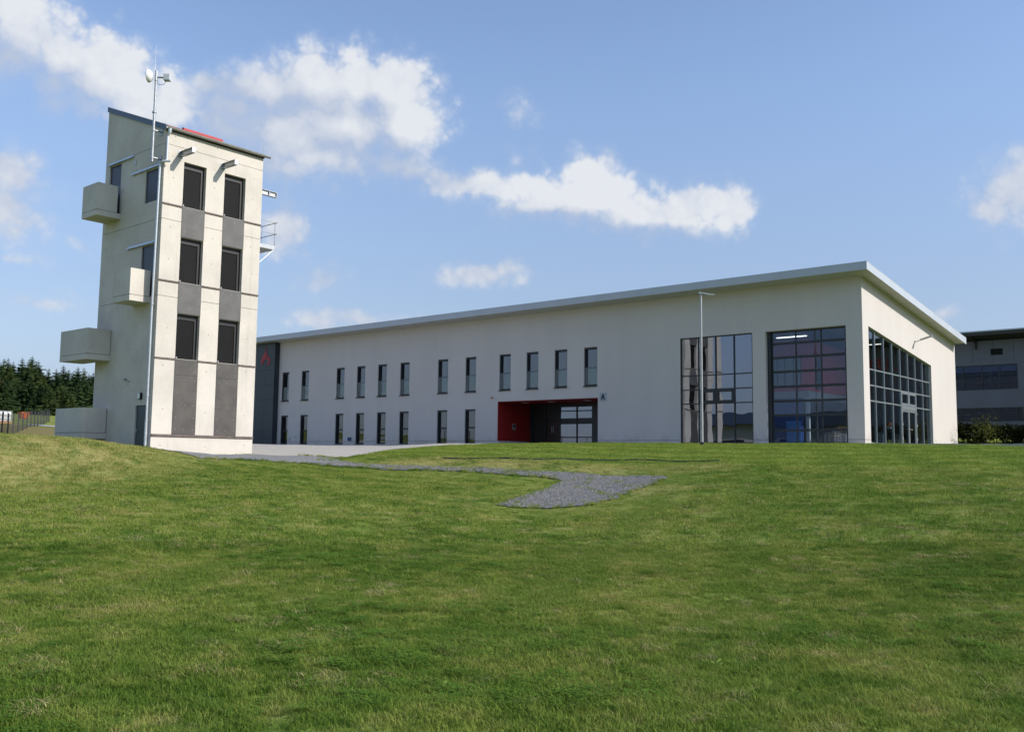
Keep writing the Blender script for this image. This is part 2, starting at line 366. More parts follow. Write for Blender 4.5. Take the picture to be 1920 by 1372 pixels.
class MB:
    def __init__(self):
        self.v = []; self.f = []; self.fm = []; self.sm = []
    def add(self, vs, fs, mi=0, smooth=False):
        n = len(self.v)
        self.v += [tuple(p) for p in vs]
        for f in fs:
            self.f.append(tuple(i + n for i in f)); self.fm.append(mi); self.sm.append(smooth)
        return self
    def box(self, x0, y0, z0, x1, y1, z1, mi=0):
        x0, x1 = min(x0, x1), max(x0, x1); y0, y1 = min(y0, y1), max(y0, y1); z0, z1 = min(z0, z1), max(z0, z1)
        vs = [(x0, y0, z0), (x1, y0, z0), (x1, y1, z0), (x0, y1, z0), (x0, y0, z1), (x1, y0, z1), (x1, y1, z1), (x0, y1, z1)]
        return self.add(vs, [(0, 3, 2, 1), (4, 5, 6, 7), (0, 1, 5, 4), (1, 2, 6, 5), (2, 3, 7, 6), (3, 0, 4, 7)], mi)
    def hexa(self, vs, mi=0):
        return self.add(vs, [(0, 3, 2, 1), (4, 5, 6, 7), (0, 1, 5, 4), (1, 2, 6, 5), (2, 3, 7, 6), (3, 0, 4, 7)], mi)
    def prism(self, poly, ax, a0, a1, mi=0):
        """poly: list of 2-D points; ax: axis of extrusion ('x','y','z')"""
        def p3(p, a):
            return {'x': (a, p[0], p[1]), 'y': (p[0], a, p[1]), 'z': (p[0], p[1], a)}[ax]
        n = len(poly)
        vs = [p3(p, a0) for p in poly] + [p3(p, a1) for p in poly]
        fs = [tuple(range(n))[::-1], tuple(range(n, 2 * n))]
        for i in range(n):
            j = (i + 1) % n
            fs.append((i, j, n + j, n + i))
        return self.add(vs, fs, mi)
    def tube(self, p0, p1, r0, r1=None, n=10, caps=True, mi=0):
        r1 = r0 if r1 is None else r1
        p0 = Vector(p0); p1 = Vector(p1); d = (p1 - p0).normalized()
        a = d.orthogonal().normalized(); b = d.cross(a)
        vs = []
        for p, r in ((p0, r0), (p1, r1)):
            for i in range(n):
                t = 2 * math.pi * i / n
                vs.append(p + (a * math.cos(t) + b * math.sin(t)) * r)
        fs = [(i, (i + 1) % n, n + (i + 1) % n, n + i) for i in range(n)]
        self.add(vs, fs, mi, True)
        if caps:
            self.add(vs, [tuple(range(n))[::-1], tuple(range(n, 2 * n))], mi)
        return self
    def path(self, pts, r, n=10, mi=0):
        for a, b in zip(pts[:-1], pts[1:]):
            self.tube(a, b, r, r, n, True, mi)
        for p in pts[1:-1]:
            self.ball(p, r * 1.02, mi=mi)
        return self
    def ball(self, c, r, ru=8, rv=5, sz=1.0, mi=0):
        c = Vector(c); vs = []; fs = []
        for j in range(rv + 1):
            ph = math.pi * j / rv
            for i in range(ru):
                t = 2 * math.pi * i / ru
                vs.append(c + Vector((math.sin(ph) * math.cos(t) * r, math.sin(ph) * math.sin(t) * r, math.cos(ph) * r * sz)))
        for j in range(rv):
            for i in range(ru):
                a = j * ru + i; b = j * ru + (i + 1) % ru
                fs.append((a, a + ru, b + ru, b))
        return self.add(vs, fs, mi, True)
    def lathe(self, c, axis, prof, n=20, mi=0):
        """prof: list of (distance along axis, radius)"""
        c = Vector(c); d = Vector(axis).normalized(); a = d.orthogonal().normalized(); b = d.cross(a)
        vs = []; fs = []
        for (h, r) in prof:
            for i in range(n):
                t = 2 * math.pi * i / n
                vs.append(c + d * h + (a * math.cos(t) + b * math.sin(t)) * r)
        for j in range(len(prof) - 1):
            for i in range(n):
                a_ = j * n + i; b_ = j * n + (i + 1) % n
                fs.append((a_, b_, b_ + n, a_ + n))
        return self.add(vs, fs, mi, True)
    def build(self, name, mat, parent=None, bevel=0.0):
        off = base_of(parent) if parent else Vector((0, 0, 0))
        me = bpy.data.meshes.new(name)
        me.from_pydata([Vector(p) - off for p in self.v], [], self.f)
        for m in (mat if isinstance(mat, (list, tuple)) else [mat]):
            me.materials.append(m)
        me.polygons.foreach_set('material_index', self.fm)
        me.polygons.foreach_set('use_smooth', self.sm)
        me.update()
        o = bpy.data.objects.new(name, me)
        COL.objects.link(o)
        if parent:
            o.parent = parent
            ORG[o.name] = off
        if bevel:
            b = o.modifiers.new('bevel', 'BEVEL'); b.width = bevel; b.segments = 2; b.limit_method = 'ANGLE'
        return o

def thing(name, label, cat, loc, group=None):
    o = bpy.data.objects.new(name, None)
    o.empty_display_size = 0.3
    COL.objects.link(o)
    o.location = loc
    o['label'] = label; o['category'] = cat
    if group: o['group'] = group
    ORG[o.name] = Vector(loc)
    return o

def tag(o, label, cat, group=None, kind=None):
    o['label'] = label; o['category'] = cat
    if group: o['group'] = group
    if kind: o['kind'] = kind
    return o

def kind(o, k): o['kind'] = k; return o

def grid_wall(mb, us, levels, holes, P, t, mi=0, back=True):
    """wall with rectangular openings. us: sorted u breaks; levels: functions u->z (bottom to top);
    holes: set of (iu, iz) cells left open; P(u, z, depth) -> point; t: thickness"""
    nu, nz = len(us) - 1, len(levels) - 1
    def pt(iu, iz, d): return P(us[iu], levels[iz](us[iu]), d)
    for i in range(nu):
        for j in range(nz):
            if (i, j) in holes: continue
            mb.add([pt(i, j, 0), pt(i + 1, j, 0), pt(i + 1, j + 1, 0), pt(i, j + 1, 0)], [(0, 1, 2, 3)], mi)
            if back:
                mb.add([pt(i, j, t), pt(i + 1, j, t), pt(i + 1, j + 1, t), pt(i, j + 1, t)], [(3, 2, 1, 0)], mi)
            for (di, dj, e) in ((-1, 0, ((0, 0), (0, 1))), (1, 0, ((1, 0), (1, 1))), (0, -1, ((0, 0), (1, 0))), (0, 1, ((0, 1), (1, 1)))):
                a, b = i + di, j + dj
                if a < 0 or b < 0 or a >= nu or b >= nz or (a, b) in holes:
                    q = [(i + e[0][0], j + e[0][1]), (i + e[1][0], j + e[1][1])]
                    mb.add([pt(*q[0], 0), pt(*q[1], 0), pt(*q[1], t), pt(*q[0], t)], [(0, 1, 2, 3)], mi)
    return mb

def rect_wall(mb, u0, u1, z0, z1f, openings, P, t, mi=0):
    """openings: (ua, ub, za, zb) rectangles; z1f: top as function of u"""
    us = sorted({u0, u1} | {o[0] for o in openings} | {o[1] for o in openings})
    zs = sorted({z0} | {o[2] for o in openings} | {o[3] for o in openings})
    levels = [(lambda u, z=z: z) for z in zs] + [z1f]
    holes = set()
    for (ua, ub, za, zb) in openings:
        for i in range(len(us) - 1):
            for j in range(len(levels) - 1):
                zj1 = zs[j + 1] if j + 1 < len(zs) else 1e9
                if us[i] >= ua - 1e-6 and us[i + 1] <= ub + 1e-6 and zs[j] >= za - 1e-6 and zj1 <= zb + 1e-6:
                    holes.add((i, j))
    return grid_wall(mb, us, levels, holes, P, t, mi)

# ------------------------------------------------------------------ terrain height
TP = np.array([[1.14,-38.81,-2.25],[-2.75,-37.87,-1.98],[-6.63,-36.92,-1.6],[-10.03,-36.09,-0.75],[-13.43,-35.26,-0.25],[-18.29,-34.07,-0.1],[-31.89,-30.76,0.1],[-53.27,-25.54,0.9],[-92.13,-16.07,3.0],[-150.42,-1.85,5.6],[1.7,-37.03,-2.28],[-2.02,-35.58,-2.02],[-5.75,-34.12,-1.76],[-7.89,-33.28,-1.62],[-9.94,-32.48,-1.02],[-11.8,-31.75,-0.52],[-13.2,-31.21,-0.38],[-16.0,-30.12,-0.33],[-22.51,-27.57,-0.35],[-29.97,-24.65,-0.1],[-43.01,-19.56,0.65],[-59.77,-13.0,1.7],[-83.05,-3.9,2.9],[-134.28,16.12,5.3],[2.08,-36.16,-2.3],[-1.54,-34.45,-2.0],[-5.16,-32.74,-1.7],[-8.14,-31.34,-1.46],[-10.13,-30.4,-1.0],[-11.94,-29.54,-0.58],[-13.48,-28.82,-0.44],[-16.91,-27.2,-0.5],[-22.34,-24.64,-0.65],[-30.48,-20.8,-0.3],[-41.33,-15.68,0.5],[-57.61,-8.0,1.5],[-80.22,2.67,2.7],[-129.97,26.14,5.0],[2.55,-35.25,-2.3],[-2.68,-32.3,-1.88],[-6.16,-30.34,-1.56],[-9.21,-28.62,-1.28],[-10.95,-27.64,-1.12],[-12.7,-26.66,-0.85],[-14.0,-25.92,-0.7],[-16.62,-24.44,-0.76],[-20.97,-21.99,-0.8],[-37.52,-12.65,-0.1],[3.24,-34.15,-2.3],[-1.7,-30.73,-1.88],[-6.63,-27.31,-1.45],[-10.73,-24.47,-1.12],[-14.43,-21.9,-0.95],[-16.49,-20.48,-0.88],[-19.77,-18.2,-0.81],[-30.46,-10.79,-0.35],[-44.43,-1.1,-0.08],[3.97,-33.19,-2.32],[-0.65,-29.35,-1.93],[-5.26,-25.52,-1.6],[-10.65,-21.05,-1.25],[-12.96,-19.13,-1.0],[-15.27,-17.22,-0.84],[-23.73,-10.19,-0.45],[-32.96,-2.53,-0.1],[4.81,-32.26,-2.33],[0.55,-28.03,-2.0],[-3.7,-23.8,-1.67],[-6.89,-20.63,-1.36],[-8.67,-18.87,-1.14],[-10.79,-16.75,-0.86],[-13.63,-13.93,-0.55],[-19.31,-8.29,-0.2],[-26.4,-1.25,-0.05],[5.75,-31.4,-2.35],[3.18,-28.34,-2.2],[0.61,-25.27,-1.95],[-1.96,-22.2,-1.67],[-3.89,-19.91,-1.42],[-4.85,-18.76,-1.2],[-6.46,-16.84,-0.94],[-8.39,-14.54,-0.68],[-10.96,-11.48,-0.38],[-14.81,-6.88,-0.14],[-19.95,-0.75,-0.03],[6.82,-30.58,-2.33],[4.56,-27.29,-2.15],[2.58,-24.4,-1.93],[0.03,-20.69,-1.6],[-1.66,-18.21,-1.35],[-3.64,-15.33,-0.95],[-5.06,-13.27,-0.7],[-7.32,-9.97,-0.33],[-10.15,-5.84,-0.1],[-14.1,-0.07,-0.02],[7.95,-29.89,-2.3],[6.01,-26.39,-2.02],[4.07,-22.89,-1.66],[2.13,-19.39,-1.32],[0.19,-15.9,-0.98],[-0.78,-14.15,-0.86],[-2.72,-10.65,-0.48],[-4.66,-7.15,-0.24],[-6.12,-4.53,-0.11],[-8.54,-0.16,-0.04],[10.09,-28.92,-2.2],[8.77,-25.15,-1.83],[7.44,-21.38,-1.48],[6.11,-17.6,-1.15],[4.78,-13.83,-0.8],[3.46,-10.06,-0.52],[2.13,-6.28,-0.2],[1.13,-3.45,-0.1],[-0.19,0.32,-0.04],[11.19,-28.59,-2.15],[10.18,-24.72,-1.78],[9.16,-20.85,-1.4],[8.15,-16.98,-1.05],[7.13,-13.11,-0.68],[6.12,-9.24,-0.45],[5.36,-6.34,-0.25],[4.34,-2.47,-0.16],[2.57,4.3,0.0],[-0.47,15.91,0.35],[-3.01,25.58,0.65],[11.99,-28.4,-2.1],[11.21,-24.48,-1.72],[10.42,-20.56,-1.35],[9.63,-16.64,-1.0],[8.85,-12.71,-0.62],[8.06,-8.79,-0.42],[7.47,-5.85,-0.25],[6.49,-0.95,-0.12],[5.31,4.94,0.03],[2.96,16.7,0.4],[0.6,28.47,0.75],[14.09,-28.14,-2.0],[13.91,-24.15,-1.6],[13.72,-20.15,-1.2],[13.35,-12.16,-0.5],[13.03,-5.17,-0.1],[12.52,5.82,0.1],[11.73,22.8,0.6],[18.59,-46.73,-2.45],[21.16,-49.79,-2.42],[27.59,-57.46,-2.3],[40.44,-72.78,-1.8],[66.13,-103.44,-1.2],[20.38,-44.18,-2.45],[24.14,-45.55,-2.42],[33.53,-48.98,-2.3],[52.32,-55.83,-1.8],[89.9,-69.53,-1.2],[20.65,-41.09,-2.45],[24.59,-40.4,-2.42],[34.44,-38.67,-2.3],[54.14,-35.2,-1.8],[93.53,-28.28,-1.2],[19.34,-38.28,-2.45],[22.4,-35.71,-2.42],[30.07,-29.28,-2.3],[45.39,-16.43,-1.8],[76.05,9.26,-1.2],[16.8,-36.49,-2.45],[18.17,-32.73,-2.42],[21.59,-23.34,-1.7],[28.44,-4.55,-1.2],[42.14,33.03,-0.6],[13.7,-36.22,-2.45],[13.01,-32.28,-2.42],[14.42,-41.75,-2.45],[10.89,-37.53,-2.45],[8.32,-34.47,-2.42],[9.1,-40.07,-2.45],[5.34,-38.71,-2.42],[8.83,-43.17,-2.45],[4.89,-43.86,-2.42],[-4.96,-45.59,-1.7],[-24.66,-49.06,-1.2],[-64.05,-55.98,-0.6],[10.14,-45.98,-2.45],[7.08,-48.55,-2.42],[-0.59,-54.98,-2.3],[-15.91,-67.83,-1.8],[-46.57,-93.52,-1.2],[12.69,-47.77,-2.45],[11.32,-51.53,-2.42],[7.89,-60.92,-2.3],[1.04,-79.71,-1.8],[-12.66,-117.29,-1.2],[15.78,-48.04,-2.45],[16.47,-51.98,-2.42],[18.2,-61.83,-2.3],[21.67,-81.53,-1.8],[28.59,-120.92,-1.2],[18.59,-46.73,-2.45],[21.16,-49.79,-2.42],[-20.0,8.0,0.0],[-40.0,8.0,0.0],[-5.0,8.0,0.0],[-44.0,0.0,-0.08],[-30.0,0.0,-0.04],[-10.0,0.0,-0.04],[0.0,15.0,0.0],[-50.0,8.0,-0.1],[-48.0,18.0,0.2],[-20.0,25.0,0.3],[3.0,10.0,-0.06],[3.0,3.0,-0.07],[-60.0,5.0,0.3],[-70.0,30.0,1.5],[8.0,40.0,0.9],[30.0,40.0,0.9],[-20.0,70.0,1.5],[274.74,-42.13,0.0],[239.91,87.87,0.0],[144.74,183.04,2.0],[14.74,217.87,2.0],[-115.26,183.04,2.0],[-210.43,87.87,6.5],[-245.26,-42.13,6.5],[-210.43,-172.13,6.5],[-115.26,-267.3,0.0],[14.74,-302.13,0.0],[144.74,-267.3,0.0],[239.91,-172.13,0.0]])
TW = np.array([-0.005557,0.012201,-0.081688,0.225185,0.036382,0.039042,0.019325,-0.006543,0.00177,0.007883,0.042887,-0.077197,-0.012558,-0.415048,0.034394,0.166716,-0.194304,-0.07134,0.044525,0.035768,0.007515,0.017176,0.01131,0.013246,-0.078339,0.109382,0.213748,0.00225,-0.078204,0.351113,0.162097,0.007145,-0.075139,-0.032245,0.065113,0.062367,0.026461,0.000765,-0.002895,-0.126755,0.023717,-0.014295,-0.356455,-0.134955,0.141236,-0.06207,-0.007112,-0.065631,0.051723,0.060304,0.11449,0.157683,-0.010936,0.034494,-0.016737,0.004519,-0.088201,-0.060351,-0.013552,-0.066047,-0.126779,0.023503,-0.043292,-0.036439,0.007498,0.073147,0.055683,0.000455,-0.048661,0.002624,0.006952,0.031691,0.043082,0.011527,-0.071394,-0.058683,-0.01357,0.052196,-0.078833,0.150862,0.028479,0.010585,0.000104,-0.006967,0.002155,0.046221,-0.018997,-0.10667,-0.089157,-0.105812,-0.023078,-0.029279,0.023598,0.01561,0.003482,-0.041281,0.024292,0.10283,0.08674,0.112816,-0.05895,0.036462,-0.025904,0.006094,-0.000174,0.026259,0.057734,-0.033925,-0.056673,-0.023253,-0.032786,0.031855,0.016653,0.017614,-0.060473,-0.083193,0.043681,0.046787,0.043829,0.010309,0.033487,-0.03288,0.096971,0.636134,-0.020947,0.020005,0.026506,-0.041895,-0.051029,0.00118,-0.049897,-0.017493,-0.000925,0.016997,0.064344,0.00383,0.053075,0.012197,0.043607,0.041622,0.053337,0.017202,0.004915,-0.000536,0.00083,-0.003645,0.003066,0.001315,-0.001076,0.001458,-0.003845,0.003262,0.001187,-0.002169,0.003986,0.002314,0.006891,0.002542,0.00043,0.005615,-0.026452,-0.002948,-0.002352,0.013127,-0.041916,0.003867,-0.034372,-0.052598,0.01551,-0.047708,0.00454,0.001025,0.014923,0.003052,-0.003671,0.007524,-0.02124,0.025142,-0.038079,-0.037768,0.000252,0.002664,-0.030654,-0.001943,-0.008157,-0.00174,0.004296,0.002508,0.007681,0.002499,-0.001116,0.00135,-0.003905,0.003393,0.002195,-0.000536,0.00083,-0.011312,0.01227,0.006552,0.054692,0.005027,-0.011826,-0.718159,-0.026028,0.002436,-0.011195,0.004573,-0.111241,-0.074277,-0.006736,-0.007636,0.0565,0.00617,0.004531,-0.003354,0.00967,-0.000101,-0.018588,0.009175,-0.00632,0.025045,-0.021391,0.003497,0.003688,0.004179,3.67637,-1.086641,0.273706])
TC=2.0
def H(xy):
    xy = np.atleast_2d(np.asarray(xy, float))
    c = np.array([CAM.x, CAM.y])
    r = np.hypot(xy[:, 0] - c[0], xy[:, 1] - c[1])
    s = np.minimum(1, 260 / np.maximum(r, 1e-6))
    q = c + (xy - c) * s[:, None]
    out = np.empty(len(q))
    for k in range(0, len(q), 20000):
        a = q[k:k + 20000]
        K = -np.sqrt(((a[:, None, :] - TP[None, :, :2]) ** 2).sum(-1) + TC * TC)
        out[k:k + 20000] = K @ TW[:len(TP)] + np.c_[np.ones(len(a)), a / 100] @ TW[len(TP):]
    return out
def h1(x, y): return float(H([(x, y)])[0])

# ------------------------------------------------------------------ lawn colours, shared by soil and blades
DRY = [(-9.5, -18.2, 2.6, 1.0), (-6.0, -17.6, 2.4, 1.0), (-2.5, -16.6, 2.4, 0.9), (0.8, -16.4, 2.2, 0.7), (-11.2, -30.4, 4.5, 0.85), (-13.5, -27.5, 3.5, 0.7), (-8.6, -34.0, 3.0, 0.7), (-9.6, -32.2, 3.0, .8),
       (2.4, -21.6, 1.3, 0.9), (3.0, 14.5, 5.0, 1.0), (-52, -13, 22, 2.0), (-84, 0, 34, 2.5), (-11.4, -32.4, 3, 0.6)]
def lawn_color(nt, blade):
    g = N(nt, 'ShaderNodeNewGeometry')
    pos = vmath(nt, 'MULTIPLY', g.outputs['Position'], (1, 1, 0))
    n1 = noise(nt, pos, 0.16, 3, 0.55); n2 = noise(nt, vmath(nt, 'MULTIPLY', pos, (1.0, 1.25, 0)), 0.85, 6, 0.66); n3 = noise(nt, pos, 3.4, 5, 0.65); n4 = noise(nt, pos, 26, 3, 0.6)
    f = math_(nt, 'ADD', math_(nt, 'MULTIPLY', n1, 0.22), math_(nt, 'MULTIPLY', n2, 0.48))
    f = math_(nt, 'ADD', f, math_(nt, 'MULTIPLY', n3, 0.30))
    f = math_(nt, 'MULTIPLY_ADD', math_(nt, 'SUBTRACT', f, 0.5), 1.45, 0.5)
    dark = (0.098, 0.178, 0.022, 1); mid = (0.228, 0.285, 0.052, 1); olive = (0.340, 0.330, 0.095, 1); straw = (0.50, 0.42, 0.17, 1)
    a = mixc(nt, ramp(nt, f, 0.42, 0.51), dark, mid)
    a = mixc(nt, ramp(nt, f, 0.52, 0.65), a, olive)
    dry = None
    for (x, y, r, w) in DRY:
        l = vmath(nt, 'LENGTH', vmath(nt, 'SUBTRACT', pos, (x, y, 0)), out=1)
        k = math_(nt, 'MULTIPLY', math_(nt, 'SUBTRACT', 1.0, math_(nt, 'DIVIDE', l, r), clamp=True), w * 1.5, clamp=True)
        dry = k if dry is None else math_(nt, 'MAXIMUM', dry, k)
    dn = ramp(nt, math_(nt, 'ADD', n3, math_(nt, 'MULTIPLY', n2, 0.6)), 0.62, 0.98)
    dry = math_(nt, 'MULTIPLY', dry, math_(nt, 'MULTIPLY_ADD', dn, 0.75, 0.25))
    fld = math_(nt, 'SUBTRACT', 1.0, math_(nt, 'DIVIDE', vmath(nt, 'LENGTH', vmath(nt, 'SUBTRACT', pos, (-66, -8, 0)), out=1), 42), clamp=True)
    base_dry = ramp(nt, math_(nt, 'ADD', math_(nt, 'MULTIPLY', n2, 0.5), math_(nt, 'MULTIPLY', n3, 0.5)), 0.53, 0.69)
    dry = math_(nt, 'MAXIMUM', dry, math_(nt, 'MULTIPLY', base_dry, 0.55))
    a = mixc(nt, dry, a, straw)
    a = mixc(nt, math_(nt, 'MULTIPLY', ramp(nt, fld, 0.05, 0.28), 0.9), a, (0.25, 0.19, 0.085, 1))      # rough brown field beyond the fence
    # upper lawn: colour brightened to offset shaded blades, then passes of the mower
    sx = N(nt, 'ShaderNodeSeparateXYZ'); nt.links.new(pos, sx.inputs[0])
    up_bright = ramp(nt, sx.outputs[1], -17.0, -15.2)
    a = mixc(nt, math_(nt, 'MULTIPLY', up_bright, 0.55), a, (0.33, 0.40, 0.07, 1))
    wv = math_(nt, 'SINE', math_(nt, 'ADD', math_(nt, 'MULTIPLY', sx.outputs[1], 3.3), math_(nt, 'MULTIPLY', n2, 3.0)))
    up = ramp(nt, sx.outputs[1], -17.5, -15.0)
    a = mixc(nt, math_(nt, 'MULTIPLY', math_(nt, 'MULTIPLY', ramp(nt, wv, -0.2, 0.9), up), 0.62), a, (0.115, 0.215, 0.028, 1))
    wv2 = math_(nt, 'SINE', math_(nt, 'ADD', math_(nt, 'MULTIPLY', math_(nt, 'ADD', sx.outputs[0], math_(nt, 'MULTIPLY', sx.outputs[1], 0.45)), 2.6), math_(nt, 'MULTIPLY', n2, 2.5)))
    rt = ramp(nt, sx.outputs[0], -1.5, 4.0)
    a = mixc(nt, math_(nt, 'MULTIPLY', math_(nt, 'MULTIPLY', ramp(nt, wv2, -0.2, 0.9), rt), 0.45), a, (0.110, 0.205, 0.026, 1))
    if blade:
        a = mixc(nt, math_(nt, 'MULTIPLY', ramp(nt, n4, 0.35, 0.72), 0.35), a, (0.36, 0.42, 0.09, 1))
        oi = N(nt, 'ShaderNodeObjectInfo')
        a = mixc(nt, math_(nt, 'MULTIPLY', ramp(nt, oi.outputs['Random'], 0.86, 1.0), 0.5), a, (0.42, 0.37, 0.14, 1))
        a = mixc(nt, math_(nt, 'MULTIPLY', math_(nt, 'SUBTRACT', 1.0, ramp(nt, oi.outputs['Random'], 0.0, 0.35)), 0.45), a, (0.05, 0.12, 0.010, 1))
    else:
        # soil seen between far blades: fine speckle
        a = mixc(nt, math_(nt, 'MULTIPLY_ADD', ramp(nt, n4, 0.35, 0.7), 0.45, 0.15), a, (0.085, 0.100, 0.024, 1))
    return a

m, nt, b = new_mat('lawn_soil')
nt.links.new(lawn_color(nt, False), b.inputs['Base Color'])
b.inputs['Roughness'].default_value = 0.95; b.inputs['Specular IOR Level'].default_value = 0.1
g = N(nt, 'ShaderNodeNewGeometry')
bp = N(nt, 'ShaderNodeBump'); bp.inputs['Strength'].default_value = 0.8; bp.inputs['Distance'].default_value = 0.05
nt.links.new(noise(nt, g.outputs['Position'], 14, 5, 0.7), bp.inputs['Height']); nt.links.new(bp.outputs[0], b.inputs['Normal'])
M_SOIL = m

def leaf_mat(name, colfun, transl=0.35, rough=0.5):
    m, nt, b = new_mat(name)
    out = nt.nodes['Material Output']
    col = colfun(nt)
    nt.links.new(col, b.inputs['Base Color'])
    b.inputs['Roughness'].default_value = rough; b.inputs['Specular IOR Level'].default_value = 0.06
    t = N(nt, 'ShaderNodeBsdfTranslucent'); nt.links.new(col, t.inputs[0])
    mx = N(nt, 'ShaderNodeMixShader'); mx.inputs[0].default_value = transl
    nt.links.new(b.outputs[0], mx.inputs[1]); nt.links.new(t.outputs[0], mx.inputs[2])
    nt.links.new(mx.outputs[0], out.inputs[0])
    return m
M_BLADE = leaf_mat('grass_blade', lambda nt: lawn_color(nt, True), 0.35, 0.5)

def two_tone(lo, hi, scale):
    def f(nt):
        g = N(nt, 'ShaderNodeNewGeometry')
        n = noise(nt, g.outputs['Position'], scale, 4, 0.6)
        c = mixc(nt, ramp(nt, n, 0.3, 0.7), c4(lo), c4(hi))
        return c
    return f
M_WEED = leaf_mat('broad_weed_leaf', two_tone((0.12, 0.21, 0.03), (0.22, 0.30, 0.06), 5), 0.3, 0.55)
M_CLOVER = leaf_mat('clover_leaf', two_tone((0.085, 0.185, 0.022), (0.15, 0.25, 0.035), 5), 0.3, 0.7)
M_THATCH = leaf_mat('dry_grass', two_tone((0.30, 0.25, 0.11), (0.50, 0.42, 0.21), 8), 0.2, 0.7)
def spruce_col(nt):
    c = two_tone((0.018, 0.036, 0.014), (0.050, 0.080, 0.026), 0.25)(nt)
    oi = N(nt, 'ShaderNodeObjectInfo')
    c2 = mixc(nt, ramp(nt, oi.outputs['Random'], 0.45, 1.0), c, (0.075, 0.098, 0.026, 1))     # some trees are yellower than others
    return mixc(nt, 0.55, c, c2)
M_SPRUCE = leaf_mat('spruce_needles', spruce_col, 0.15, 0.6)
M_HEDGE = leaf_mat('hedge_leaf', two_tone((0.010, 0.017, 0.007), (0.032, 0.037, 0.012), 1.5), 0.2, 0.5)
M_YOUNG = leaf_mat('young_tree_leaf', two_tone((0.06, 0.075, 0.018), (0.11, 0.12, 0.03), 2.5), 0.3, 0.5)

m, nt, b = new_mat('grey_gravel')
g = N(nt, 'ShaderNodeNewGeometry')
v = N(nt, 'ShaderNodeTexVoronoi'); v.inputs['Scale'].default_value = 26; nt.links.new(g.outputs['Position'], v.inputs['Vector'])
vs_ = N(nt, 'ShaderNodeSeparateColor'); nt.links.new(v.outputs['Color'], vs_.inputs[0])
gc = mixc(nt, vs_.outputs[0], (0.13, 0.126, 0.12, 1), (0.35, 0.342, 0.33, 1))
gc = mixc(nt, math_(nt, 'MULTIPLY', ramp(nt, noise(nt, g.outputs['Position'], 0.9, 5, 0.6), 0.5, 0.75), 0.35), gc, (0.19, 0.18, 0.15, 1))
nt.links.new(gc, b.inputs['Base Color']); b.inputs['Roughness'].default_value = 0.9
bp = N(nt, 'ShaderNodeBump'); bp.inputs['Strength'].default_value = 1.0; bp.inputs['Distance'].default_value = 0.03; bp.invert = True
nt.links.new(v.outputs['Distance'], bp.inputs['Height']); nt.links.new(bp.outputs[0], b.inputs['Normal'])
M_GRAVEL = m
M_STONE = plain('grey_stone_chip', (0.25, 0.24, 0.228), 0.9, 0, 0.5, 20)

m, nt, b = new_mat('beige_paver')
g = N(nt, 'ShaderNodeNewGeometry')
br = N(nt, 'ShaderNodeTexBrick'); br.offset = 0.5
nt.links.new(g.outputs['Position'], br.inputs['Vector'])
br.inputs['Scale'].default_value = 1.0
br.inputs['Brick Width'].default_value = 0.4; br.inputs['Row Height'].default_value = 0.2; br.inputs['Mortar Size'].default_value = 0.006
br.inputs['Color1'].default_value = (0.50, 0.455, 0.385, 1); br.inputs['Color2'].default_value = (0.44, 0.395, 0.335, 1); br.inputs['Mortar'].default_value = (0.16, 0.15, 0.13, 1)
pc = mixc(nt, math_(nt, 'MULTIPLY', ramp(nt, noise(nt, g.outputs['Position'], 0.4, 5, 0.6), 0.4, 0.7), 0.3), br.outputs['Color'], (0.38, 0.335, 0.28, 1))
nt.links.new(pc, b.inputs['Base Color']); b.inputs['Roughness'].default_value = 0.85
M_PAVER = m

# ================================================================== GROUND
c0 = np.array([CAM.x, CAM.y])
rings = [0.0]
r_ = 1.2
while r_ < 2600:
    rings.append(r_); r_ *= 1.028 if r_ < 90 else 1.12
NA = 420
ang = np.arange(NA) * 2 * math.pi / NA
xy = [c0[None, :]]
for r_ in rings[1:]:
    xy.append(np.c_[c0[0] + np.cos(ang) * r_, c0[1] + np.sin(ang) * r_])
gxy = np.vstack(xy)
gz = H(gxy)
# gentle unevenness of the turf
gz += 0.026 * (np.sin(gxy[:, 0] * 1.9 + 0.7 * np.sin(gxy[:, 1] * 1.3)) * np.sin(gxy[:, 1] * 1.6 + 0.8 * np.sin(gxy[:, 0] * 0.9)))
# level beneath the hall
inh = (gxy[:, 0] > -51) & (gxy[:, 0] < 0.3) & (gxy[:, 1] > -0.1) & (gxy[:, 1] < 15.3)
gz[inh] = np.minimum(gz[inh], -0.12)
faces = []
for i in range(NA):
    faces.append((0, 1 + i, 1 + (i + 1) % NA))
nr = len(rings) - 1
for k in range(nr - 1):
    a = 1 + k * NA; b_ = a + NA
    for i in range(NA):
        j = (i + 1) % NA
        faces.append((a + i, b_ + i, b_ + j, a + j))
me = bpy.data.meshes.new('ground')
me.from_pydata(np.c_[gxy, gz].tolist(), [], faces)
me.materials.append(M_SOIL)
me.polygons.foreach_set('use_smooth', [True] * len(faces))
ground = bpy.data.objects.new('ground', me); COL.objects.link(ground); kind(ground, 'structure')
BVH = BVHTree.FromPolygons([Vector(p) for p in np.c_[gxy, gz].tolist()], faces)
def gh(x, y):
    h = BVH.ray_cast(Vector((x, y, 60)), Vector((0, 0, -1)))
    return h[0].z if h[0] is not None else h1(x, y)

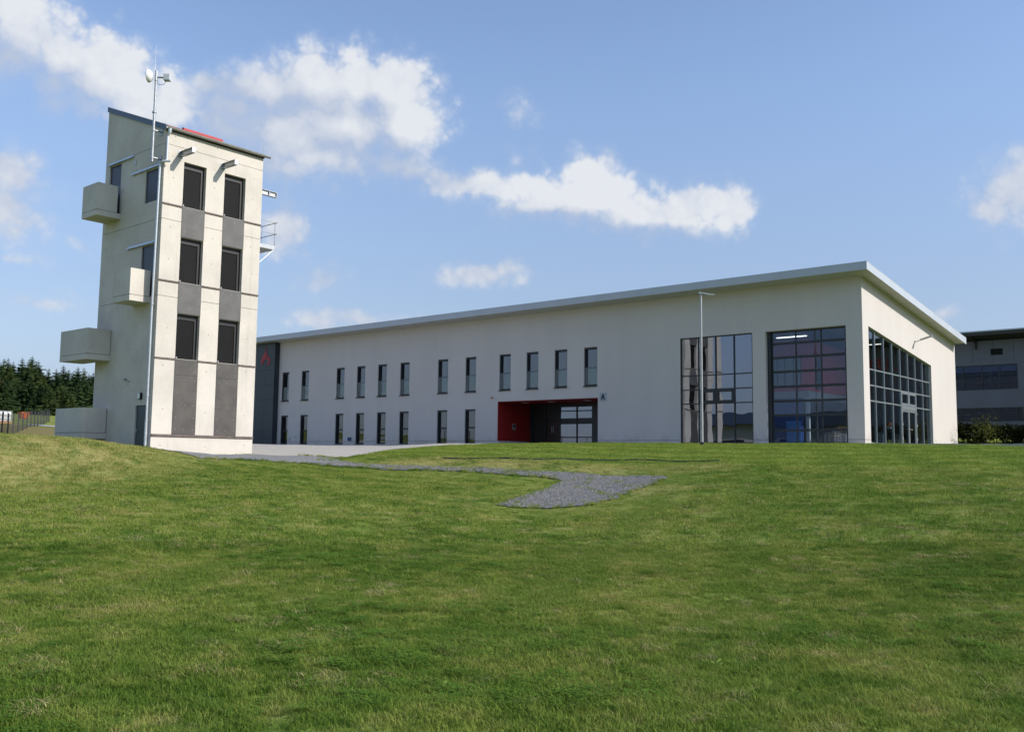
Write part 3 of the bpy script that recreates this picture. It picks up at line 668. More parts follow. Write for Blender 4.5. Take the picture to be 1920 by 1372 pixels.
def overlay(name, poly, step, lift, mat, jit=0.0):
    bm = bmesh.new()
    if jit:
        pp = []
        for (a, b) in zip(poly, poly[1:] + poly[:1]):
            a = Vector(a); b = Vector(b); n = max(1, int((b - a).length / 0.3))
            for i in range(n):
                p = a.lerp(b, i / n)
                pp.append((p.x + random.uniform(-jit, jit), p.y + random.uniform(-jit, jit)))
        poly = pp
    f = bm.faces.new([bm.verts.new((x, y, 0)) for x, y in poly])
    xs = [p[0] for p in poly]; ys = [p[1] for p in poly]
    for ax, lo, hi in ((0, min(xs), max(xs)), (1, min(ys), max(ys))):
        t = lo + step
        while t < hi:
            co = Vector((t, 0, 0)) if ax == 0 else Vector((0, t, 0))
            no = Vector((1, 0, 0)) if ax == 0 else Vector((0, 1, 0))
            bmesh.ops.bisect_plane(bm, geom=bm.verts[:] + bm.edges[:] + bm.faces[:], plane_co=co, plane_no=no)
            t += step
    bmesh.ops.triangulate(bm, faces=bm.faces[:])
    for v in bm.verts:
        v.co.z = gh(v.co.x, v.co.y) + lift
    bm.normal_update()
    for f in bm.faces:
        if f.normal.z < 0: f.normal_flip()
        f.smooth = True
    me = bpy.data.meshes.new(name); bm.to_mesh(me); bm.free()
    me.materials.append(mat)
    o = bpy.data.objects.new(name, me); COL.objects.link(o); kind(o, 'structure')
    return o

GRAVEL = [(-12.22, -25.55), (-12.0, -24.2), (-12.3, -21.2), (-10.5, -20.75), (-8.35, -20.25), (-5.8, -19.95), (-4.15, -19.65), (-2.8, -19.42), (-1.99, -19.8), (-1.15, -21.55), (-0.38, -23.55), (0.41, -25.44), (0.98, -25.41), (1.68, -24.8), (2.15, -24.21), (2.06, -23.18), (1.71, -21.68), (1.47, -20.12), (1.15, -19.21), (-0.55, -18.43), (-2.43, -18.26), (-3.97, -18.74), (-5.87, -19.17), (-8.31, -19.22), (-10.28, -19.4), (-11.81, -19.71), (-12.92, -19.32), (-13.97, -18.24), (-16.49, -18.43), (-19.0, -18.75), (-19.0, -25.6)]
APRON = [(-19.0, -18.72), (-16.49, -18.40), (-14.28, -17.98), (-15.3, -15.9), (-16.3, -13.4), (-16.6, -10.5), (-15.6, -7.0), (-13.0, -4.2), (-9.0, -3.2), (-0.5, -2.6), (0.9, -2.4), (0.9, -0.02), (-43.3, -0.02), (-43.6, -0.45), (-48, -0.45), (-47.5, -9.5), (-34, -16.5), (-24.3, -18.68)]
overlay('gravel_path', GRAVEL, 0.5, 0.024, M_GRAVEL, 0.10)
overlay('paved_apron', APRON, 0.7, 0.020, M_PAVER)
ROAD = [(5.82, -4.06), (6.79, -4.92), (7.74, -5.44), (13.11, -6.47), (12.94, -2.77), (7.08, -2.46), (5.5, -2.39)]
overlay('asphalt_road', ROAD, 0.6, 0.024, M_ASPH)

def strip(name, pts, w, h, mat, sink=0.25):
    """a kerb or edging run that follows the ground"""
    mb = MB(); P = []
    for a, b in zip(pts[:-1], pts[1:]):
        a = Vector((a[0], a[1])); b = Vector((b[0], b[1])); n = max(1, int((b - a).length / 0.8))
        P += [a.lerp(b, i / n) for i in range(n)]
    P.append(Vector(pts[-1][:2]))
    rows = []
    for i, p in enumerate(P):
        d = (P[min(i + 1, len(P) - 1)] - P[max(i - 1, 0)]).normalized(); nn = Vector((-d.y, d.x)) * w / 2
        z = gh(p.x, p.y)
        rows.append([(p.x - nn.x, p.y - nn.y, z - sink), (p.x - nn.x, p.y - nn.y, z + h), (p.x + nn.x, p.y + nn.y, z + h), (p.x + nn.x, p.y + nn.y, z - sink)])
    for a, b in zip(rows[:-1], rows[1:]):
        mb.add(a + b, [(0, 1, 5, 4), (1, 2, 6, 5), (2, 3, 7, 6)])
    mb.add(rows[0], [(0, 1, 2, 3)]); mb.add(rows[-1], [(3, 2, 1, 0)])
    return kind(mb.build(name, mat), 'structure')
strip('edging_strip', [(-9.84, -16.86), (-8.15, -16.65), (-6.13, -16.05), (-4.53, -15.03), (-2.73, -14.37), (0.52, -14.75)], 0.10, 0.055, M_EDGE)
strip('far_kerb', [(1.2, -2.37), (3.69, -2.23), (7.04, -2.27), (12.93, -2.57)], 0.16, 0.08, M_KERB)
strip('near_kerb', [(5.77, -4.18), (6.82, -5.07), (7.77, -5.59), (13.12, -6.67)], 0.14, 0.07, M_KERB)

# ================================================================== FIRE STATION HALL
SL = 0.1077
def zs(y): return 7.60 - SL * y               # soffit plane
station = thing('fire_station', 'long white rendered hall with a pitched silver roof, slim windows and glazed gable', 'building', (-20, 0, 0))
UP = [(-43.07, -42.22), (-40.74, -39.88), (-36.78, -35.92), (-34.60, -33.74), (-32.45, -31.58), (-30.27, -29.39),
      (-26.80, -25.91), (-24.41, -23.53), (-21.64, -20.76), (-19.55, -18.67), (-17.48, -16.59), (-15.42, -14.53)]
GR = UP[:8]
UZ0, UZ1, GZ0, GZ1 = 3.20, 5.345, 0.02, 2.13
ops = [(a, b, UZ0, UZ1) for a, b in UP] + [(a, b, GZ0, GZ1) for a, b in GR]
ops += [(-21.74, -14.48, 0.02, 2.53), (-9.35, -5.35, 0.02, 5.41), (-4.67, -0.76, 0.02, 5.40)]
WT = 0.30
rect_wall(MB(), -43.48, 0.0, -0.5, lambda u: 7.63, ops, lambda u, z, d: (u, d, z), WT).build('front_wall', M_PLASTER, station)
us = [0.30, 0.76, 10.24, 14.90]
lv = [lambda u: -0.5, lambda u: 0.02, lambda u: 5.47 - 0.1087 * u, lambda u: zs(u) + 0.03]
grid_wall(MB(), us, lv, {(1, 1)}, lambda u, z, d: (-d, u, z), WT).build('gable_wall', M_PLASTER, station)
MB().hexa([(-50, 14.6, -.5), (-.3, 14.6, -.5), (-.3, 14.9, -.5), (-50, 14.9, -.5), (-50, 14.6, 6.05), (-.3, 14.6, 6.05), (-.3, 14.9, 6.02), (-50, 14.9, 6.02)]).build('rear_wall', M_PLASTER, station)
MB().hexa([(-50, .0, -.5), (-49.7, .0, -.5), (-49.7, 14.6, -.5), (-50, 14.6, -.5), (-50, .0, 7.62), (-49.7, .0, 7.62), (-49.7, 14.6, 6.05), (-50, 14.6, 6.05)]).build('end_wall', M_PLASTER, station)
MB().box(-49.7, 0.0, -.5, -45.9, .3, 7.62).build('end_front_wall', M_PLASTER, station)
# shadow joint above the plinth
M_JOINT = plain('grey_joint', (0.10, 0.10, 0.105), 0.8); xs_ = sorted([(-43.48, None)] + [(o[0], o[1]) for o in ops if o[2] < 1])
edge = -43.47
for a, b in sorted([(o[0], o[1]) for o in ops if o[2] < 1]) + [(0.0, 0.0)]:
    if a - edge > 0.05: MB().box(edge + .004, -0.004, 0.178, a - .004, 0.02, 0.196).build('plinth_joint', M_JOINT, station)
    edge = b
MB().box(-0.02, 0.004, 0.178, 0.004, 0.752, 0.196).build('plinth_joint', M_JOINT, station)
# roof: deck, soffit boards, fascias
Y0, Y1, X0, X1 = -1.03, 14.93, -50.4, 0.60
MB().prism([(Y0, zs(Y0)), (Y1, zs(Y1)), (Y1, zs(Y1) + .27), (Y0, zs(Y0) + .27)], 'x', X0, X1).build('roof', M_SOFFIT, station)
MB().box(X0, Y0 - .03, zs(Y0) - .055, X1 + .03, Y0 - .002, zs(Y0) + .295).build('front_fascia', M_FASCIA, station)
MB().prism([(Y0 - .0, zs(Y0) - .055), (Y1, zs(Y1) - .055), (Y1, zs(Y1) + .295), (Y0 - .0, zs(Y0) + .295)], 'x', X1 + .002, X1 + .03).build('gable_fascia', M_FASCIA, station)
cap = MB(); cap.prism([(Y0 - .035, zs(Y0) + .296), (Y1, zs(Y1) + .296), (Y1, zs(Y1) + .315), (Y0 - .035, zs(Y0) + .315)], 'x', X0, X1 + .035)
cap.build('roof_sheet', M_FASCIA, station)
# soffit joints on the gable overhang
M_SJ = plain('warm_grey_soffit_joint', (0.2, 0.19, 0.17), .8)
y = 1.2
while y < 14.8:
    MB().hexa([(0.01, y, zs(y) - .006), (.59, y, zs(y) - .006), (.59, y + .012, zs(y) - .006), (0.01, y + .012, zs(y) - .006),
             (0.01, y, zs(y) + .002), (.59, y, zs(y) + .002), (.59, y + .012, zs(y) + .002), (0.01, y + .012, zs(y) + .002)]).build('soffit_joint', M_SJ, station)
    y += 2.1

def frame_mb(x0, x1, z0, z1, w, ya, yb, mb=None):
    mb = mb or MB()
    mb.box(x0, ya, z0, x0 + w, yb, z1); mb.box(x1 - w, ya, z0, x1, yb, z1)
    mb.box(x0 + w, ya, z0, x1 - w, yb, z0 + w); mb.box(x0 + w, ya, z1 - w, x1 - w, yb, z1)
    return mb

SHARE = {}
def shared(key, mb, name, mat, parent, loc):
    """a piece whose mesh (around the origin) is reused"""
    if key not in SHARE:
        o = mb().build(name, mat); SHARE[key] = o.data
    else:
        o = bpy.data.objects.new(name, SHARE[key]); COL.objects.link(o)
    o.parent = parent
    o.location = Vector(loc) - base_of(parent)
    ORG[o.name] = Vector(loc)
    return o

for i, (a, b) in enumerate(UP):
    w = 0.875; cx = (a + b) / 2
    def fr():
        m = frame_mb(-w / 2, w / 2, 0, UZ1 - UZ0, .085, .15, .22)
        m.box(-w / 2 + .085, .155, 0.98, w / 2 - .085, .215, 1.05)
        m.box(-w / 2, .06, UZ1 - UZ0 - .10, w / 2, .149, UZ1 - UZ0 - .002)      # blind box
        m.box(-w / 2 + .002, .05, .05, -w / 2 + .045, .149, UZ1 - UZ0 - .10); m.box(w / 2 - .045, .05, .05, w / 2 - .002, .149, UZ1 - UZ0 - .10)  # guide rails
        return m
    win = shared('uf', fr, 'window', M_FRAME, station, (cx, 0, UZ0))
    shared('up', lambda: MB().box(-w / 2 + .085, .185, .085, w / 2 - .085, .190, UZ1 - UZ0 - .085), 'pane', G_WIN, win, (cx, 0, UZ0))
    shared('ub', lambda: MB().box(-w / 2 + .02, .02, .07, w / 2 - .02, .032, 1.03), 'balustrade', G_BAL, win, (cx, 0, UZ0))
    shared('us', lambda: MB().box(-w / 2 - .03, -.06, -.055, w / 2 + .02, .149, -.003).box(-w / 2 + .02, .018, .045, w / 2 - .02, .034, .068), 'sill', M_FRAME, win, (cx, 0, UZ0))
    if i in (6, 8):
        def cu():
            m = MB(); n = 14
            for k in range(n):
                x = -.30 + k * .022; y0 = .30 + (.02 if k % 2 else 0); y1 = .30 + (0 if k % 2 else .02)
                m.add([(x, y0, .05), (x + .022, y1, .05), (x + .022, y1, 2.0), (x, y0, 2.0)], [(0, 1, 2, 3)])
            return m
        shared('cu', cu, 'curtain', M_CURT, win, (cx, 0, UZ0))
for i, (a, b) in enumerate(GR):
    w = 0.86; cx = (a + b) / 2; hh = GZ1 - GZ0
    def fr():
        m = frame_mb(-w / 2, w / 2, 0, hh, .085, .15, .22)
        m.box(-w / 2 + .085, .155, 0.93, w / 2 - .085, .215, 1.04)
        m.box(-w / 2, .06, hh - .10, w / 2, .149, hh - .002)
        m.box(-w / 2 + .002, .05, .05, -w / 2 + .045, .149, hh - .10); m.box(w / 2 - .045, .05, .05, w / 2 - .002, .149, hh - .10)
        return m
    win = shared('gf', fr, 'window', M_FRAME, station, (cx, 0, GZ0))
    shared('gp', lambda: MB().box(-w / 2 + .085, .185, 1.04, w / 2 - .085, .190, hh - .085), 'pane', G_WIN, win, (cx, 0, GZ0))
    shared('gp2', lambda: MB().box(-w / 2 + .085, .185, .085, w / 2 - .085, .190, .93), 'pane', G_WIN, win, (cx, 0, GZ0))
    shared('gs', lambda: MB().box(-w / 2 - .05, -.06, -.045, w / 2 + .02, .149, -.003), 'sill', M_FRAME, win, (cx, 0, GZ0))
    if i == 6:
        shared('cu', None, 'curtain', M_CURT, win, (cx, 0, GZ0))

def glazing(name, parent, us, zsf, depth, mw, P, fmat, gmat, skip=(), ztop=None, merge=()):
    """mullion and transom grid with one pane object per field. P(u,z,d)->point"""
    fm = MB()
    def bar(u0, u1, z0a, z0b, z1a, z1b, d0, d1):
        fm.hexa([P(u0, z0a, d0), P(u1, z0b, d0), P(u1, z0b, d1), P(u0, z0a, d1), P(u0, z1a, d0), P(u1, z1b, d0), P(u1, z1b, d1), P(u0, z1a, d1)])
    tops = ztop or (lambda u: zsf[-1])
    for k, u in enumerate(us):
        u0, u1 = u - mw / 2, u + mw / 2
        if k == 0: u0, u1 = u + .002, u + mw
        if k == len(us) - 1: u0, u1 = u - mw, u - .002
        bar(u0, u1, zsf[0], zsf[0], tops(u0) - .003, tops(u1) - .003, depth, depth + .11)
    zrow = list(zsf)
    for k in range(len(us) - 1):
        ua = us[k] + (mw if k == 0 else mw / 2) + .001; ub = us[k + 1] - (mw if k == len(us) - 2 else mw / 2) - .001
        for j, z in enumerate(zrow):
            if j == len(zrow) - 1:
                bar(ua, ub, tops(ua) - mw, tops(ub) - mw, tops(ua) - .004, tops(ub) - .004, depth + .003, depth + .10)
            elif j == 0:
                bar(ua, ub, z, z, z + mw, z + mw, depth + .003, depth + .10)
            elif (k, j) not in merge:
                bar(ua, ub, z - mw / 2, z - mw / 2, z + mw / 2, z + mw / 2, depth + .003, depth + .10)
    fo = fm.build(name, fmat, parent)
    for k in range(len(us) - 1):
        for j in range(len(zrow) - 1):
            if (k, j) in skip: continue
            ua = us[k] + mw / 2; ub = us[k + 1] - mw / 2
            za = zrow[j] + mw * .45
            zb = (lambda u: tops(u) - mw * .5) if j == len(zrow) - 2 else (lambda u, z=zrow[j + 1]: z - mw * .45)
            pm = MB(); d0, d1 = depth + .05, depth + .056
            pm.hexa([P(ua, za, d0), P(ub, za, d0), P(ub, za, d1), P(ua, za, d1), P(ua, zb(ua), d0), P(ub, zb(ub), d0), P(ub, zb(ub), d1), P(ua, zb(ua), d1)])
            pm.build('pane', gmat, fo)
    return fo
Pf = lambda u, z, d: (u, d, z)
Pg = lambda u, z, d: (-d, u, z)
# tall window left of the sectional door
PANE_TURN = R(0.7)
tw = glazing('tall_window', station, [-9.35, -8.33, -7.37, -6.36, -5.35], [0.02, 2.02, 2.73, 3.45, 5.41], 0.05, .055, Pf, M_FRAME, G_REF)
for o in list(tw.children):
    cxs = [v.co.x for v in o.data.vertices]; mx_ = sum(cxs) / len(cxs)
    if mx_ + base_of(tw).x < -7.37:
        mid = Vector((mx_, 0.105, 0)); rt_ = Matrix.Rotation(PANE_TURN, 4, 'Z')
        o.data.transform(Matrix.Translation(mid) @ rt_ @ Matrix.Translation(-mid))      # panes turned slightly to shift the tower's reflection into the left bays
vf = MB(); frame_mb(-8.30, -7.40, 2.05, 2.70, .12, .03, .09, vf); frame_mb(-7.34, -6.39, 2.05, 2.70, .12, .03, .09, vf)
vf.build('vent_sash', M_FRAME, tw)
# sectional door, one leaf element per row
sdo = MB().box(-4.668, .20, .02, -4.50, .42, 5.398).build('sectional_door', M_FRAME, station)
MB().box(-0.87, .20, .02, -.762, .42, 5.398).build('guide_rail', M_FRAME, sdo)
rows = [0.02, .64, 1.35, 2.03, 2.72, 3.44, 4.12, 4.80, 5.39]; cols_ = [-4.50, -3.28, -2.05, -.87]
for j in range(8):
    z0, z1 = rows[j] + .003, rows[j + 1] - .003
    m = MB()
    m.box(-4.499, .31, z0, -.871, .37, z0 + .055); m.box(-4.499, .31, z1 - .055, -.871, .37, z1)
    for k, x in enumerate(cols_):
        xa = x + (.001 if k == 0 else -.03 if k < 3 else -.061); m.box(xa, .312, z0 + .055, xa + .06, .368, z1 - .055)
    so = m.build('door_section', M_FRAME, sdo)
for j in range(8):
    for k in range(3):
        MB().box(cols_[k] + .03, .338, rows[j] + .05, cols_[k + 1] - .03, .343, rows[j + 1] - .05).build('pane', G_GAR, sdo)
# glazed gable with double door
cu_ = [0.76, 1.86, 3.08, 4.27, 5.46, 6.65, 7.84, 9.03, 10.24]
cw = glazing('curtain_wall', station, cu_, [0.02, 1.985, 2.70, 3.44, 5.4], 0.10, .06, Pg, M_ALU, G_CW,
             skip={(4, 0), (5, 0), (4, 1), (5, 1)}, ztop=lambda u: 5.47 - .1087 * u)
dm = MB()
dm.box(-.19, 5.49, 1.80, -.085, 7.81, 1.95)
dm.box(-.19, 5.49, .02, -.085, 5.57, 1.80); dm.box(-.19, 7.73, .02, -.085, 7.81, 1.80)
df = dm.build('double_door', M_ALU, station)
for (ya, yb) in ((5.575, 6.645), (6.655, 7.725)):
    lf = MB()
    lf.box(-.17, ya, .03, -.11, ya + .09, 1.795); lf.box(-.17, yb - .09, .03, -.11, yb, 1.795)
    lf.box(-.169, ya + .09, .03, -.111, yb - .09, .14); lf.box(-.169, ya + .09, 1.70, -.111, yb - .09, 1.795)
    lf.build('door_leaf', M_ALU, df)
    MB().box(-.143, ya + .08, .13, -.138, yb - .08, 1.71).build('pane', G_CW, df)
hb = MB()
for yy in (6.57, 6.73):
    hb.box(-.11, yy - .02, .82, -.06, yy + .02, .86); hb.box(-.075, yy - (.26 if yy < 6.65 else 0.0), .825, -.055, yy + (.26 if yy > 6.65 else 0.0), .855)
hb.build('handle', M_STEEL, df)
vs2 = MB()
for (ya, yb) in ((5.49, 6.62), (6.68, 7.81)):
    for q in ((ya, ya + .10), (yb - .10, yb)): vs2.box(-.18, q[0], 2.02, -.09, q[1], 2.67)
    vs2.box(-.179, ya + .10, 2.02, -.091, yb - .10, 2.12); vs2.box(-.179, ya + .10, 2.57, -.091, yb - .10, 2.67)
vso = vs2.build('vent_sash', M_ALU, cw)
for (ya, yb) in ((5.58, 6.53), (6.77, 7.72)):
    MB().box(-.14, ya, 2.11, -.135, yb, 2.58).build('pane', G_CW, cw)
hinge = MB()
for z in (.3, 1.0, 1.6): hinge.box(-.085, 5.50, z, -.065, 5.53, z + .12); hinge.box(-.085, 7.77, z, -.065, 7.80, z + .12)
hinge.build('hinge', M_WHITE, df)
# entrance recess
MB().box(-21.738, .004, .20, -21.715, 3.12, 2.527).build('red_side_wall', M_RED, station)
MB().box(-21.737, .006, .022, -21.722, 3.12, .197).build('recess_plinth', M_PLASTER, station)
MB().box(-21.714, .004, 2.505, -14.482, 3.3, 2.527).build('entrance_ceiling', M_RED, station)
MB().box(-14.479, .302, .0, -14.30, 3.3, 2.53).build('recess_side_wall', M_PLASTER, station)
dk = plain('dark_green_grey_sheet', (0.018, 0.022, 0.020), .5)  # dark sheet stands in for the unlit vestibule behind the left bays
bw = plain('dark_brown_door', (0.035, 0.017, 0.013), .5)
m = MB(); m.box(-21.70, 3.05, .02, -21.50, 3.25, 2.503); m.box(-20.58, 3.06, .02, -20.46, 3.24, 2.503)
m.build('entrance_post', M_FRAME, station)
MB().box(-21.50, 3.12, .02, -20.58, 3.20, 2.503).build('entrance_dark_sheet', dk, station)
MB().box(-20.46, 3.11, 1.50, -19.46, 3.20, 2.503).build('entrance_dark_sheet', dk, station)
ed = MB().box(-20.45, 3.13, .03, -19.97, 3.18, 1.48).box(-19.95, 3.13, .03, -19.47, 3.18, 1.48).build('entrance_door', bw, station)
MB().box(-20.04, 3.07, .75, -20.01, 3.129, 1.15).box(-19.91, 3.07, .75, -19.88, 3.129, 1.15).build('handle', M_STEEL, ed)
eg = glazing('entrance_glazing', station, [-19.46, -18.15, -16.98], [.02, .46, 1.28, 1.57, 2.04, 2.34], 3.08, .06, Pf, M_FRAME, G_REF)
MB().box(-19.44, 3.125, 1.31, -16.99, 3.16, 1.55).build('dark_band', M_CLAD, eg)  # dark band across the entrance panes
MB().box(-19.46, 3.09, 2.345, -14.484, 3.19, 2.503).build('entrance_dark_sheet', dk, station)
MB().box(-16.97, 3.06, .02, -16.55, 3.24, 2.34).build('entrance_post', M_FRAME, station)
eg2 = glazing('entrance_glazing', station, [-16.55, -14.49], [.02, 1.9, 2.34], 3.08, .10, Pf, M_FRAME, G_REF)
M_ICOM = plain('dull_intercom_plate', (.24, .22, .20), .5)
MB().box(-21.714, 1.34, .88, -21.68, 1.66, 1.26).box(-21.68, 1.40, 1.05, -21.675, 1.60, 1.20, 1).build('intercom', [M_ICOM, M_BLACKISH], station)
dl = MB()
for x in (-20.9, -18.9, -16.3, -15.2): dl.box(x, 1.2, 2.488, x + .35, 1.55, 2.504)
dl.build('ceiling_light', M_WHITE, station)
MB().tube((-22.17, -.09, 2.78), (-22.17, .0, 2.78), .045, n=10).ball((-22.17, -.09, 2.78), .045).build('alarm_beacon', M_ORANGE, station)
MB().box(-41.96, -.05, .34, -41.84, -.001, .50).box(-41.28, -.05, .52, -41.12, -.001, .58).build('wall_socket', M_STEEL, station)
# anthracite cladding bay at the far end, panels with open joints
MB().box(-45.88, -.40, -.3, -43.50, .30, 7.60).build('cladding_core', M_CLADJ, station)
PB = []
PB.append((-45.89, -43.49, 5.565, 7.60))
for z0, z1 in ((3.305, 5.55), (.995, 3.29), (-.25, .98)): PB.append((-45.89, -44.652, z0, z1))
for z0, z1 in ((4.43, 5.55), (3.305, 4.415), (2.21, 3.29), (.995, 2.195), (-.25, .98)): PB.append((-44.636, -43.49, z0, z1))
for (a, b, z0, z1) in PB: MB().box(a, -.43, z0, b, -.402, z1).build('cladding_panel', M_CLAD, station)
MB().box(-43.499, -.402, -.25, -43.475, -.003, 7.59).build('cladding_return', M_CLAD, station)
L1 = [(-44.61, 7.29), (-44.54, 7.0), (-44.46, 6.72), (-44.50, 6.52), (-44.64, 6.40), (-44.80, 6.32), (-44.92, 6.18), (-44.95, 6.03), (-45.08, 6.02), (-45.18, 6.18), (-45.17, 6.38), (-45.02, 6.60), (-44.80, 6.84), (-44.68, 7.05)]
L2 = [(-44.38, 6.64), (-44.20, 6.56), (-44.06, 6.38), (-44.08, 6.16), (-44.18, 5.96), (-44.32, 5.92), (-44.44, 5.95), (-44.32, 6.08), (-44.28, 6.22), (-44.36, 6.36), (-44.50, 6.42), (-44.42, 6.52)]
m = MB(); m.prism(L1, 'y', -.452, -.431); m.prism(L2, 'y', -.452, -.431)
m.build('flame_emblem', M_LOGO, station)
# bracket lamp on the gable
m = MB(); m.box(0.0, 7.50, 5.30, .03, 7.60, 5.42); m.path([(.03, 7.55, 5.36), (.16, 7.55, 5.38), (.30, 7.55, 5.44)], .022)
lampb = m.build('bracket_lamp', M_STEEL, station)
MB().hexa([(.28, 7.47, 5.40), (.86, 7.44, 5.57), (.86, 7.66, 5.57), (.28, 7.63, 5.40), (.28, 7.49, 5.48), (.86, 7.46, 5.63), (.86, 7.64, 5.63), (.28, 7.61, 5.48)]).build('lamp_head', M_STEEL, lampb)
# ---- inside
MB().box(-49.69, .301, -.06, -.301, 14.59, .015).build('floor_slab', M_FLOORI, station)
MB().box(-49.69, 3.31, 2.72, -9.8, 14.59, 2.95).box(-49.69, .31, 2.72, -9.8, 3.30, 2.95).build('upper_floor', M_INT, station)
MB().box(-9.80, .301, .016, -9.62, 14.59, 6.0).build('partition_wall', M_INT, station)
MB().box(-49.69, 5.0, .016, -9.82, 5.12, 2.71).box(-49.69, 5.0, 2.96, -9.82, 5.12, 6.4).build('corridor_wall', M_INT, station)
# strip luminaires under the hall roof (front one seen lit, rear one added to brighten the hall)
ml, ntl, bl = new_mat('lit_luminaire'); bl.inputs['Base Color'].default_value = (.9, .9, .9, 1)
bl.inputs['Emission Color'].default_value = (1, .97, .92, 1); bl.inputs['Emission Strength'].default_value = 2.4
for (x, y) in ((-4.3, 2.2), (-2.4, 7.5)):
    lh = MB().box(x - .8, y - .14, 5.36, x + .8, y + .14, 5.46).tube((x - .6, y, 5.46), (x - .6, y, zs(y) - .02), .01, n=6).tube((x + .6, y, 5.46), (x + .6, y, zs(y) - .02), .01, n=6).build('seen_and_added_luminaire', M_WHITE, station)
    MB().box(x - .76, y - .10, 5.345, x + .76, y + .10, 5.358).build('diffuser', ml, lh)
# mezzanine block in red with a band of windows
mz = MB()
rect_wall(mz, -9.60, -4.62, 2.86, lambda u: 5.6, [(-6.75, -5.0, 3.10, 4.75)], lambda u, z, d: (u, 5.0 + d, z), .15)
rect_wall(mz, 5.15, 14.58, 2.86, lambda u: 5.6 - (u - 5) * .03, [(5.9, 6.9, 3.0, 4.75)], lambda u, z, d: (-4.62 - d, u, z), .15)
mz.build('mezzanine_wall', M_MEZZ, station)
MB().box(-9.60, 4.96, 2.50, -4.58, 14.58, 2.855).build('mezzanine_slab', M_INT, station)
mw_ = frame_mb(-6.75, -5.0, 3.10, 4.75, .06, 5.03, 5.10)
for x in (-6.35, -5.95, -5.45): mw_.box(x, 5.035, 3.16, x + .05, 5.095, 4.69)
mwo = mw_.build('mezzanine_window', M_FRAME, station)
MB().box(-6.70, 5.06, 3.15, -5.05, 5.065, 4.70).build('pane', plain('pale_blind', (0.40, 0.46, 0.50), .6), mwo)
MB().box(-4.70, 5.95, 3.05, -4.66, 6.85, 4.70).build('mezzanine_side_window', M_FRAME, station)
MB().box(-4.80, 5.02, .016, -4.62, 5.18, 2.499).build('white_post', M_WHITE, station)
MB().box(-9.60, 5.25, .016, -5.10, 5.40, 2.499).build('blue_wall', M_BLUEW, station)
MB().box(-5.95, 5.19, .016, -5.15, 5.245, 1.30).build('blue_door', M_BLUED, station)

# ================================================================== small things at the hall
MB_ = MB(); MB_.box(-14.35, -.022, 2.33, -13.91, -.002, 2.79)
sg = thing('letter_sign', 'square pale wall sign with a dark letter A beside the entrance', 'sign', (-14.13, -.01, 2.33))
MB_.build('sign_plate', M_SIGNG, sg)
def P2d(pts): return [(-14.13 + x, 2.56 + z) for x, z in pts]
A = MB()
for sgn in (-1, 1):
    q = P2d([(sgn * -.035, .155), (sgn * .045, .155), (sgn * .135, -.155), (sgn * .065, -.155)])
    if sgn < 0: q = [q[0], q[1], q[2], q[3]]
    A.prism(q, 'y', -.034 - (0.001 if sgn > 0 else 0), -.0225)
A.prism(P2d([(-.075, -.075), (.075, -.075), (.06, -.02), (-.06, -.02)]), 'y', -.036, -.0227)
A.build('letter', M_INK, sg)
st = thing('info_plate', 'small blue and white plate low on the wall between two ground floor windows', 'sign', (-35.33, -.01, .24))
MB().box(-35.66, -.018, .245, -35.42, -.002, .465).build('white_field', M_WHITE, st)
MB().box(-35.415, -.018, .235, -34.99, -.002, .475).build('blue_field', M_NAVY, st)
MB().box(-35.63, -.022, .39, -35.46, -.0185, .41).box(-35.63, -.022, .35, -35.50, -.0185, .37).box(-35.63, -.022, .31, -35.46, -.0185, .33).build('print_line', M_INK, st)

LX, LY = -4.87, -6.0
lz = gh(LX, LY)
lp = thing('lamp_post', 'slim galvanised lamp post with a flat head in front of the tall window', 'street lamp', (LX, LY, lz))
MB().tube((LX, LY, lz - .3), (LX, LY, 1.2), .062, .060, 14).tube((LX, LY, 1.2), (LX, LY, 6.43), .055, .040, 14).build('pole', M_STEEL, lp)
MB().tube((LX, LY, lz - .05), (LX, LY, lz + .14), .10, .075, 14).build('base_collar', M_BLACKISH, lp)
MB().box(LX - .058, LY - .066, .55, LX - .02, LY - .05, .95).build('service_door', M_STEEL, lp)
hd = MB(); dx = Vector((.766, .642, 0)); dyv = Vector((-.642, .766, 0))
def hp(a, b, z): p = Vector((LX, LY, 0)) + dx * a + dyv * b; return (p.x, p.y, z)
hd.hexa([hp(-.10, -.06, 6.42), hp(.62, -.11, 6.35), hp(.62, .11, 6.35), hp(-.10, .06, 6.42), hp(-.10, -.05, 6.49), hp(.60, -.10, 6.385), hp(.60, .10, 6.385), hp(-.10, .05, 6.49)])
hd.build('lamp_head', M_STEEL, lp, .01)
MB().hexa([hp(.22, -.07, 6.372), hp(.58, -.08, 6.338), hp(.58, .08, 6.338), hp(.22, .07, 6.372), hp(.22, -.07, 6.39), hp(.58, -.08, 6.352), hp(.58, .08, 6.352), hp(.22, .07, 6.39)]).build('lens', M_WHITE, lp)

